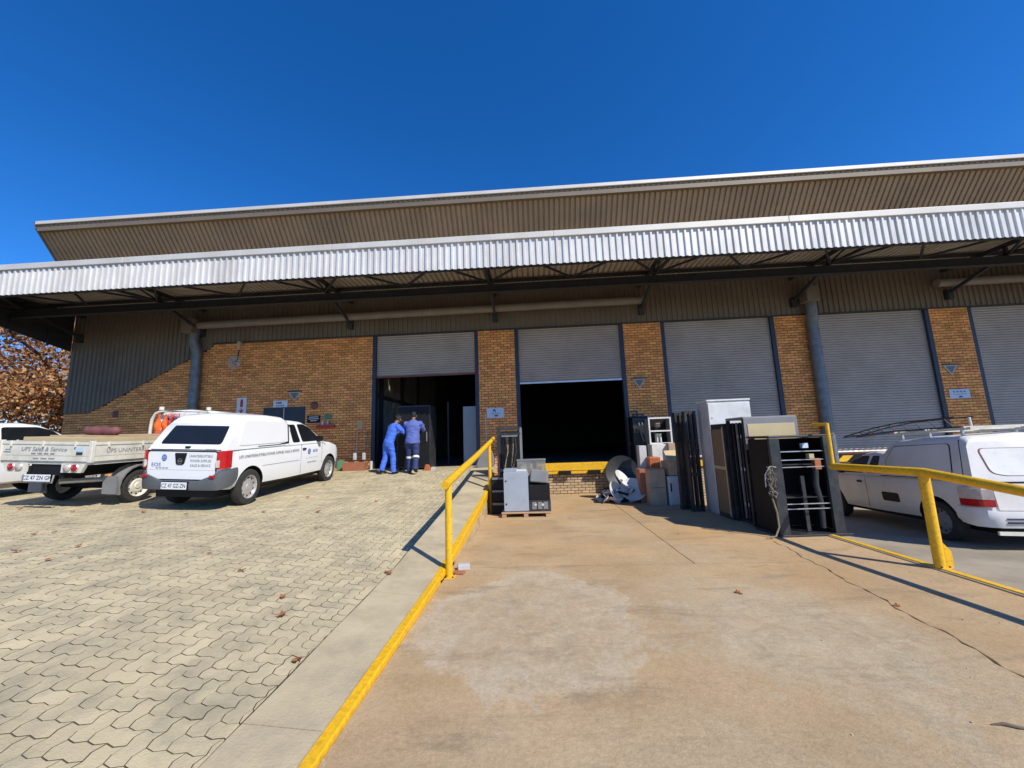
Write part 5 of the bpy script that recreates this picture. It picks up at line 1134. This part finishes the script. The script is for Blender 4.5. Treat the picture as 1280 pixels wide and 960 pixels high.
# ---- boxes and cases by the pier
tall = lambda o, w, d, h: MB().box(-w / 2 + .03, w / 2 - .03, -d / 2 - .004, -d / 2 + .002, h * .48, h * .5).build('tape', M_BROWN, o)
carton('tall_carton', 'tall worn cardboard carton standing beside the scrap heap', 'carton', 3.10, 10.45, zg(10.3), .40, .42, .90, M_CARD, rz=-3, extra=tall)
carton('terracotta_crate', 'terracotta crate behind the tall worn carton', 'crate', 2.96, 10.95, zg(10.9), .34, .4, .88, M_TERRA)
carton('small_fridge', 'light grey cabinet with dark latch beside the tall carton', 'cabinet', 3.60, 10.42, zg(10.3), .52, .45, .72, M_LGREY, bevel=.02, extra=lambda o, w, d, h: (MB().box(-w / 2 + .02, w / 2 - .02, -d / 2 - .02, -d / 2 - .002, .04, h - .02).build('door', M_LGREY, o, bevel=.012), MB().box(-w / 2 + .04, -w / 2 + .07, -d / 2 - .035, -d / 2 - .021, .35, .55).build('latch', M_BLACK, o)))
carton('flap_carton', 'open cardboard carton with a raised flap on the light grey cabinet', 'carton', 3.62, 10.48, zg(10.3) + .735, .50, .44, .36, M_CARD, rz=8, extra=lambda o, w, d, h: (MB().add([(-.27, -.24, h + .0), (.27, -.24, h), (.32, .1, h + .26), (-.20, .1, h + .26)], [(0, 1, 2, 3)]).build('flap', M_BEIGE, o),))
carton('low_crate', 'brown crate under the orange bin by the pier', 'crate', 3.30, 11.05, zg(11), .5, .45, .85, M_CARD)
carton('orange_bin', 'orange plastic bin on the brown crate', 'bin', 3.24, 10.95, zg(11) + .852, .30, .3, .34, M_ORANGE, bevel=.02)
carton('grey_duct', 'narrow grey metal duct standing beside the orange bin', 'duct', 3.02, 11.25, zg(11.2) + .0, .20, .3, 1.50, M_LGREY)
carton('white_case', 'white case stacked under the white framed cabinet', 'case', 3.58, 11.5, zg(11.4), .50, .45, 1.52, M_CABWHITE)
carton('pale_carton', 'pale open carton beside the white case near roller door', 'carton', 3.98, 11.35, zg(11.3), .46, .42, 1.55, M_CARD)
wf = thing('white_framed_cabinet', 'white framed glass cabinet perched on top of the white case', 'cabinet', (3.72, 11.85, zg(11.4) + 1.525)); 
MB().box(-.31, .31, .18, .22, 0, .74).build('back', M_BLACK, wf)
for x in (-.31, .31): MB().box(x - .02, x + .02, -.22, -.18, 0, .76).build('frame_side', M_CABWHITE, wf); MB().box(x - .008, x + .008, -.18, .2, .0, .75).build('side_panel', M_MIDGREY, wf)
for z in (0.0, .36, .74): MB().box(-.33, .33, -.222, -.178, z - .0, z + .04).build('frame_rail', M_CABWHITE, wf)
MB().box(-.31, .31, -.2, .2, -.0, .012).build('shelf', M_LGREY, wf); MB().box(-.06, .06, -.05, .1, .5, .62).build('content', M_CARD, wf)
for x in (-.06, .04): MB().box(x - .015, x + .015, -.1, .1, .05, .30).build('content', M_CABWHITE, wf)
SX, SY, SZ = 3.36, 12.35, zg(12.3)
for k, nm in enumerate(('tallest black rack frame leaning on brick pier behind the boxes', 'black rack frame leaning between its taller and lower twins at the pier', 'lowest rack frame with a grey crossbar leaning at the pier')):
    x = -.20 + .16 * k; y = .2 - .1 * k; h = 2.58 - .10 * k; sc_ = thing('leaning_frame', nm, 'frame', (SX + x, SY + y, SZ))
    for q in (-.16, .16): MB().bar((q, 0, 0), (q + .03, .1, h), .04, .05).build('upright', M_BLKMET, sc_)
    MB().bar((-.16, .1, h), (.20, .1, h), .05, .05).build('crossbar', M_BLKMET if k < 2 else M_LGREY, sc_); MB().bar((-.16, .05, h * .6), (.18, .05, h * .6), .04, .04).build('crossbar', M_BLKMET, sc_)
ic = thing('dark_cabinet', 'plain black cabinet standing against brick pier behind the rack frames', 'cabinet', (SX, SY + .26, SZ)); MB().box(-.26, .24, -.24, .26, 0, 2.40).build('carcass', M_BLACK, ic, bevel=.01); MB().box(-.24, .22, -.255, -.242, .05, 2.35).build('door', M_BLKMET, ic)
for k in range(3): MB().tube([(-.1 + .1 * k, -.40, 2.2), (-.05 + .1 * k, -.42, 1.9), (.02 + .08 * k, -.41, 1.6)], .025, 6).build('arm', M_MIDGREY, ic, smooth=50)
# ---- tall black frames
for i, (x, y, rz, lab) in enumerate(((3.56, 9.66, 8, 'tall black open rack frame beside the light grey cabinet'), (3.68, 9.34, 4, 'tall black open rack frame against the off white cabinet'))):
    f = thing('rack_frame', lab, 'rack', (x, y, zg(y)), (0, 0, R(rz)))
    for q in (-.11, 0.0, .11): MB().box(q - .025, q + .025, -.06, .06, 0, 2.28).build('upright', M_BLKMET, f)
    for z in (0.02, .8, 1.55, 2.22): MB().box(-.14, .14, -.05, .07, z, z + .07).build('crossbar', M_BLKMET, f)
# ---- off-white cabinet
D = thing('tall_white_cabinet', 'tall off white cabinet with grey side behind the black racks', 'cabinet', (4.40, 9.36, zg(9.2)), (0, 0, R(-2)))
MB().box(-.46, .46, -.48, .12, .0, 2.46).build('carcass', M_LGREY, D, bevel=.008); MB().box(-.45, .45, -.505, -.482, .04, 2.42).build('front_door', M_CABWHITE, D, bevel=.006)
MB().box(-.47, .47, -.50, .13, 2.462, 2.50).build('top_cap', M_CABWHITE, D, bevel=.006); MB().box(-.41, -.38, -.525, -.506, 1.1, 1.4).build('handle', M_BLACK, D)
MB().box(-.40, -.375, -.512, -.504, 2.08, 2.1).build('lock', M_MIDGREY, D)
# ---- brown sided cabinet
Cc = thing('brown_sided_cabinet', 'dark cabinet with brown board side panels in the row of racks', 'cabinet', (4.37, 8.53, zg(8.4)), (0, 0, R(0)))
MB().box(-.46, .46, -.28, .28, 0, 1.93).build('carcass', M_BLKMET, Cc, bevel=.008)
for z0, z1 in ((.10, .98), (1.06, 1.82)): MB().box(-.474, -.462, -.22, .22, z0, z1).build('side_panel', M_BROWN, Cc, bevel=.004)
MB().box(-.472, -.462, -.25, .25, .985, 1.05).build('side_rail', M_BEIGE, Cc); MB().box(-.468, -.462, -.26, -.222, .06, 1.86).build('side_stile', M_BEIGE, Cc)
# ---- beige fronted rack
Bb = thing('beige_fronted_rack', 'black rack with beige front panel and open side behind the cable rack', 'rack', (4.46, 7.90, zg(7.8)))
for x in (-.46, .46):
    for y in (-.30, .30): MB().box(x - .03, x + .03, y - .03, y + .03, 0, 1.97).build('upright', M_BLKMET, Bb)
MB().box(-.49, .49, -.335, .335, 1.972, 2.02).build('top_cap', M_MIDGREY, Bb, bevel=.006)
MB().box(-.49, .49, -.352, -.337, 1.40, 2.0).build('front_frame', M_MIDGREY, Bb, bevel=.006); MB().box(-.43, .43, -.362, -.3525, 1.42, 1.88).build('front_panel', M_BEIGE, Bb, bevel=.004)
MB().box(-.43, .43, -.30, .28, .03, .06).build('floor_tray', M_BLKMET, Bb); MB().box(.41, .43, -.28, .28, .08, 1.9).build('far_side', M_BLACK, Bb); MB().box(-.41, .41, .26, .29, .08, 1.9).build('back_panel', M_BLACK, Bb); MB().box(-.43, .43, -.345, -.33, .04, 1.39).build('lower_front', M_BLKMET, Bb)
for y in (-.15, -.02, .12): MB().box(-.475, -.445, y - .012, y + .012, .1, 1.92).build('side_rail', M_MIDGREY if y == -.02 else M_BLKMET, Bb)
for z in (.35, 1.0, 1.62):
    for y in (-.19, -.07): MB().box(-.482, -.476, y, y + .02, z, z + .06).build('clip', M_LGREY, Bb)
# ---- open cable rack in front
A = thing('cable_rack', 'open black equipment rack with bundled cables at the bay edge', 'rack', (4.50, 7.16, zg(7.0)), (0, 0, R(3)))
for x in (-.47, .44): MB().box(x - .085, x + .085, -.32, -.26, 0.02, 1.60).build('front_upright', M_BLKMET, A, bevel=.006)
for x in (-.50, .48): MB().box(x - .03, x + .03, .20, .28, 0, 1.60).build('rear_upright', M_BLKMET, A)
MB().box(-.56, .54, -.325, .31, 1.602, 1.64).build('top_plate', M_BLKMET, A, bevel=.006); MB().box(-.58, .60, -.36, .31, -.01, .035).build('base_plate', M_BLKMET, A, bevel=.006)
for z in (.42, .50, 1.10, 1.22, 1.36): MB().box(-.38, .36, -.285, -.265, z, z + .014).build('shelf_bar', M_ALU, A)
for z in (.60, 1.14, 1.36): MB().box(-.38, .36, -.25, .2, z, z + .015).build('tray', M_BLKMET, A)
MB().box(-.53, .515, .285, .30, .04, 1.58).build('back_panel', M_BLACK, A); MB().box(-.555, -.535, -.25, .28, .04, 1.58).build('side_panel', M_BLACK, A); MB().box(.515, .53, -.25, .28, .04, 1.58).build('side_panel', M_BLACK, A)
MB().box(.20, .30, -.28, -.20, 1.06, 1.24).build('breaker', M_ORANGE, A); MB().box(.12, .20, -.28, -.2, 1.24, 1.32).build('terminal_block', M_BEIGE, A); MB().box(.04, .14, -.26, -.2, 1.42, 1.50).build('connector', M_SIGNB, A)
MB().tube([(.22, -.24, 1.05), (.19, -.24, .8), (.25, -.22, .5), (.24, -.2, .1)], .045, 8).build('hose', M_STEEL, A, smooth=50)
MB().box(-.02, .04, -.2, -.16, .05, .95).build('inner_post', M_BLKMET, A)
random.seed(3)
for k in range(12):
    pts = []; cx = -.60; y0 = -.30
    for i in range(9): pts.append((cx + random.uniform(-.05, .05), y0 + random.uniform(-.12, .06), 1.12 - i * .06 + random.uniform(-.03, .03)))
    MB().tube(pts, .0038, 5).build('cable', M_WIRE if k % 4 else M_LGREY, A, smooth=60)
MB().tube([(-.62, -.32, .62), (-.60, -.36, .4), (-.62, -.40, .18), (-.72, -.45, .05), (-.85, -.42, .03)], .014, 6).build('cable', M_WIRE, A, smooth=60)
MB().tube([(-.50, -.33, 1.12), (-.60, -.33, 1.14), (-.68, -.30, 1.0), (-.69, -.3, .8)], .008, 6).build('cable', M_LGREY, A, smooth=60)
# ---- loose bricks at the post foot
for i, (x, y, rz, m, lab) in enumerate(((-1.02, 5.42, 15, M_LGREY, 'broken grey brick beside the foot of yellow handrail post'), (-1.05, 5.25, -10, M_TERRA, 'flat reddish brick piece at the foot of yellow post'))):
    o = MB().box(-.08, .08, -.05, .05, 0, .075 if i == 0 else .03).build('loose_brick', m, bevel=.008); o.location = (x, y, zg(y)); o.rotation_euler = (0, 0, R(rz)); tag(o, lab, 'brick')
# ---- gravel crumbs along the kerb
mb = MB(); random.seed(5)
for k in range(420):
    y = random.uniform(1.4, 9.2) if k % 3 else random.uniform(6.0, 7.6); x = -1.19 + abs(random.gauss(0, .05)); r = random.uniform(.002, .007); mb.box(x - r, x + r, y - r, y + r * .8, zc(y), zc(y) + r * 1.1)
for k in range(160):
    x = random.uniform(-1.1, 4.6); y = random.uniform(1.3, 9); r = random.uniform(.002, .006); mb.box(x - r, x + r, y - r, y + r, zc(y), zc(y) + r)
o = mb.build('gravel', M_STRIP); tag(o, 'pale grit scattered along the yellow kerb and apron', 'grit', kind='stuff')
# ---- twig
o = MB().tube([(2.47, 2.53, -.002), (2.53, 2.525, .004), (2.58, 2.50, .003), (2.66, 2.485, -.002)], [.003, .008, .008, .004], 6).build('twig', M_BARK, smooth=60); tag(o, 'short dark twig lying on the concrete apron', 'twig')
# ================================================================== FALLEN LEAVES
def leaf_mesh(seed):
    random.seed(seed); n = 22; vs = [(0, 0, .012)]
    for i in range(n):
        a = 2 * PI * i / n; r = .055 * (0.55 + .45 * abs(math.cos(2.5 * a)) ** .8) * random.uniform(.8, 1.15); vs.append((r * math.cos(a), r * math.sin(a), .006 + .028 * random.random() * (r / .05)))
    me = bpy.data.meshes.new('leaf'); me.from_pydata(vs, [], [(0, i + 1, (i + 1) % n + 1) for i in range(n)]); me.materials.append(M_FALLEN); return me
LM = [leaf_mesh(i) for i in range(5)]
_Mi = Matrix.Rotation(_y, 3, 'Z')
def ground_at(px, py):
    d = _Mi @ (_fwd + _r2 * ((px - 640) / 480) - _u2 * ((py - 480) / 480)); P = Vector((0, 0, 1.65)); tt = 0.5
    while tt < 40:
        q = P + d * tt; z = surf(q.x, q.y) + .012 if q.x < -1.24 else zc(q.y)
        if q.z <= z: return (q.x, q.y, z + .002)
        tt += .01
    return None
random.seed(21)
PX = [(98, 683), (42, 668), (68, 666), (262, 692), (302, 714), (353, 747), (232, 643), (485, 716), (487, 718), (100, 697), (352, 770), (372, 826), (136, 628), (90, 640), (50, 634), (24, 636), (330, 640), (385, 622), (398, 640), (434, 614), (470, 627), (405, 606), (455, 604), (500, 610), (180, 640), (395, 660), (60, 700), (20, 690)]
for i, (a, b_) in enumerate(PX):
    q = ground_at(a, b_)
    o = link('fallen_leaf', LM[i % 5]); o.location = q; o.rotation_euler = (random.uniform(-.25, .25), random.uniform(-.25, .25), random.uniform(0, 6)); s_ = random.uniform(.45, .85); o.scale = (s_, s_, s_); tag(o, 'dry orange brown leaf fallen on the paved yard', 'leaf', 'fallen leaves on the paving')
for i, (a, b_) in enumerate([(922, 741), (926, 743), (1122, 758), (712, 648), (848, 668)]):
    q = ground_at(a, b_); o = link('fallen_leaf', LM[(i + 2) % 5]); o.location = q; o.rotation_euler = (random.uniform(-.3, .3), random.uniform(-.3, .3), random.uniform(0, 6)); s_ = random.uniform(.35, .55); o.scale = (s_, s_, s_); tag(o, 'dry curled leaf fallen on the concrete apron', 'leaf', 'fallen leaves on the apron')
# ================================================================== TREE
def tree(label, x, y, z0, H, RX, nleaf, seed):
    random.seed(seed); rng = np.random.default_rng(seed)
    o = thing('plane_tree', label, 'tree', (x, y, z0)); tk = MB(); tips = []
    tk.tube([(0, 0, 0), (.1, 0, H * .2), (-.05, .1, H * .42), (.1, 0, H * .65)], [.38, .30, .24, .12], 10); tk = tk.build('trunk', M_BARK, o, smooth=60)
    lm = MB()
    for k in range(26):
        a = k * 2.4; h0 = H * random.uniform(.08, .60); L_ = RX * random.uniform(.6, 1.0); up = random.uniform(.15, .8)
        p0 = Vector((0, 0, h0)); p2 = Vector((L_ * math.cos(a), L_ * math.sin(a), h0 + up * L_)); p1 = p0.lerp(p2, .5) + Vector((0, 0, .3))
        lm.tube([p0, p1, p2], [.11, .06, .015], 6); tips += [p0.lerp(p1, .7), p1, p1.lerp(p2, .5), p2]
        for q in range(4):
            b0 = p1.lerp(p2, random.random()); b1 = b0 + Vector((random.uniform(-1, 1), random.uniform(-1, 1), random.uniform(-.4, .9))) * 1.1; lm.tube([b0, b1], [.03, .008], 5); tips += [b1, b0.lerp(b1, .6)]
    lm.build('branches', M_BARK, tk, smooth=60)
    c = np.array([tuple(tips[i]) for i in rng.integers(0, len(tips), nleaf)]) + rng.normal(0, .50, (nleaf, 3))
    c = c[c[:, 2] > .15]; n = len(c); s = rng.uniform(.055, .13, n)[:, None]; u = rng.normal(size=(n, 3)); u /= np.linalg.norm(u, axis=1)[:, None]; w = rng.normal(size=(n, 3)); w -= (w * u).sum(1)[:, None] * u; w /= np.linalg.norm(w, axis=1)[:, None]
    nn = np.cross(u, w); P = np.stack([c - u * s, c + w * s * .75 + nn * s * .25, c + u * s * 1.1, c - w * s * .75 + nn * s * .25], 1).reshape(-1, 3)
    me = bpy.data.meshes.new('crown'); me.from_pydata(P.tolist(), [], (np.arange(n * 4).reshape(n, 4)).tolist()); me.materials.append(M_LEAF); cr = link('crown', me, o); cr['kind'] = 'stuff'
tree('broad plane tree in orange autumn leaf beyond the corner of warehouse', -24.5, 19.0, .8, 10.0, 5.2, 17000, 1)
tree('smaller plane tree in brown autumn leaf behind parked pickup', -30.5, 14.0, .8, 8.5, 4.6, 15000, 2)
tree('distant autumn tree behind the other plane trees at warehouse corner', -31.0, 27.0, .8, 9.0, 5.5, 12000, 3)
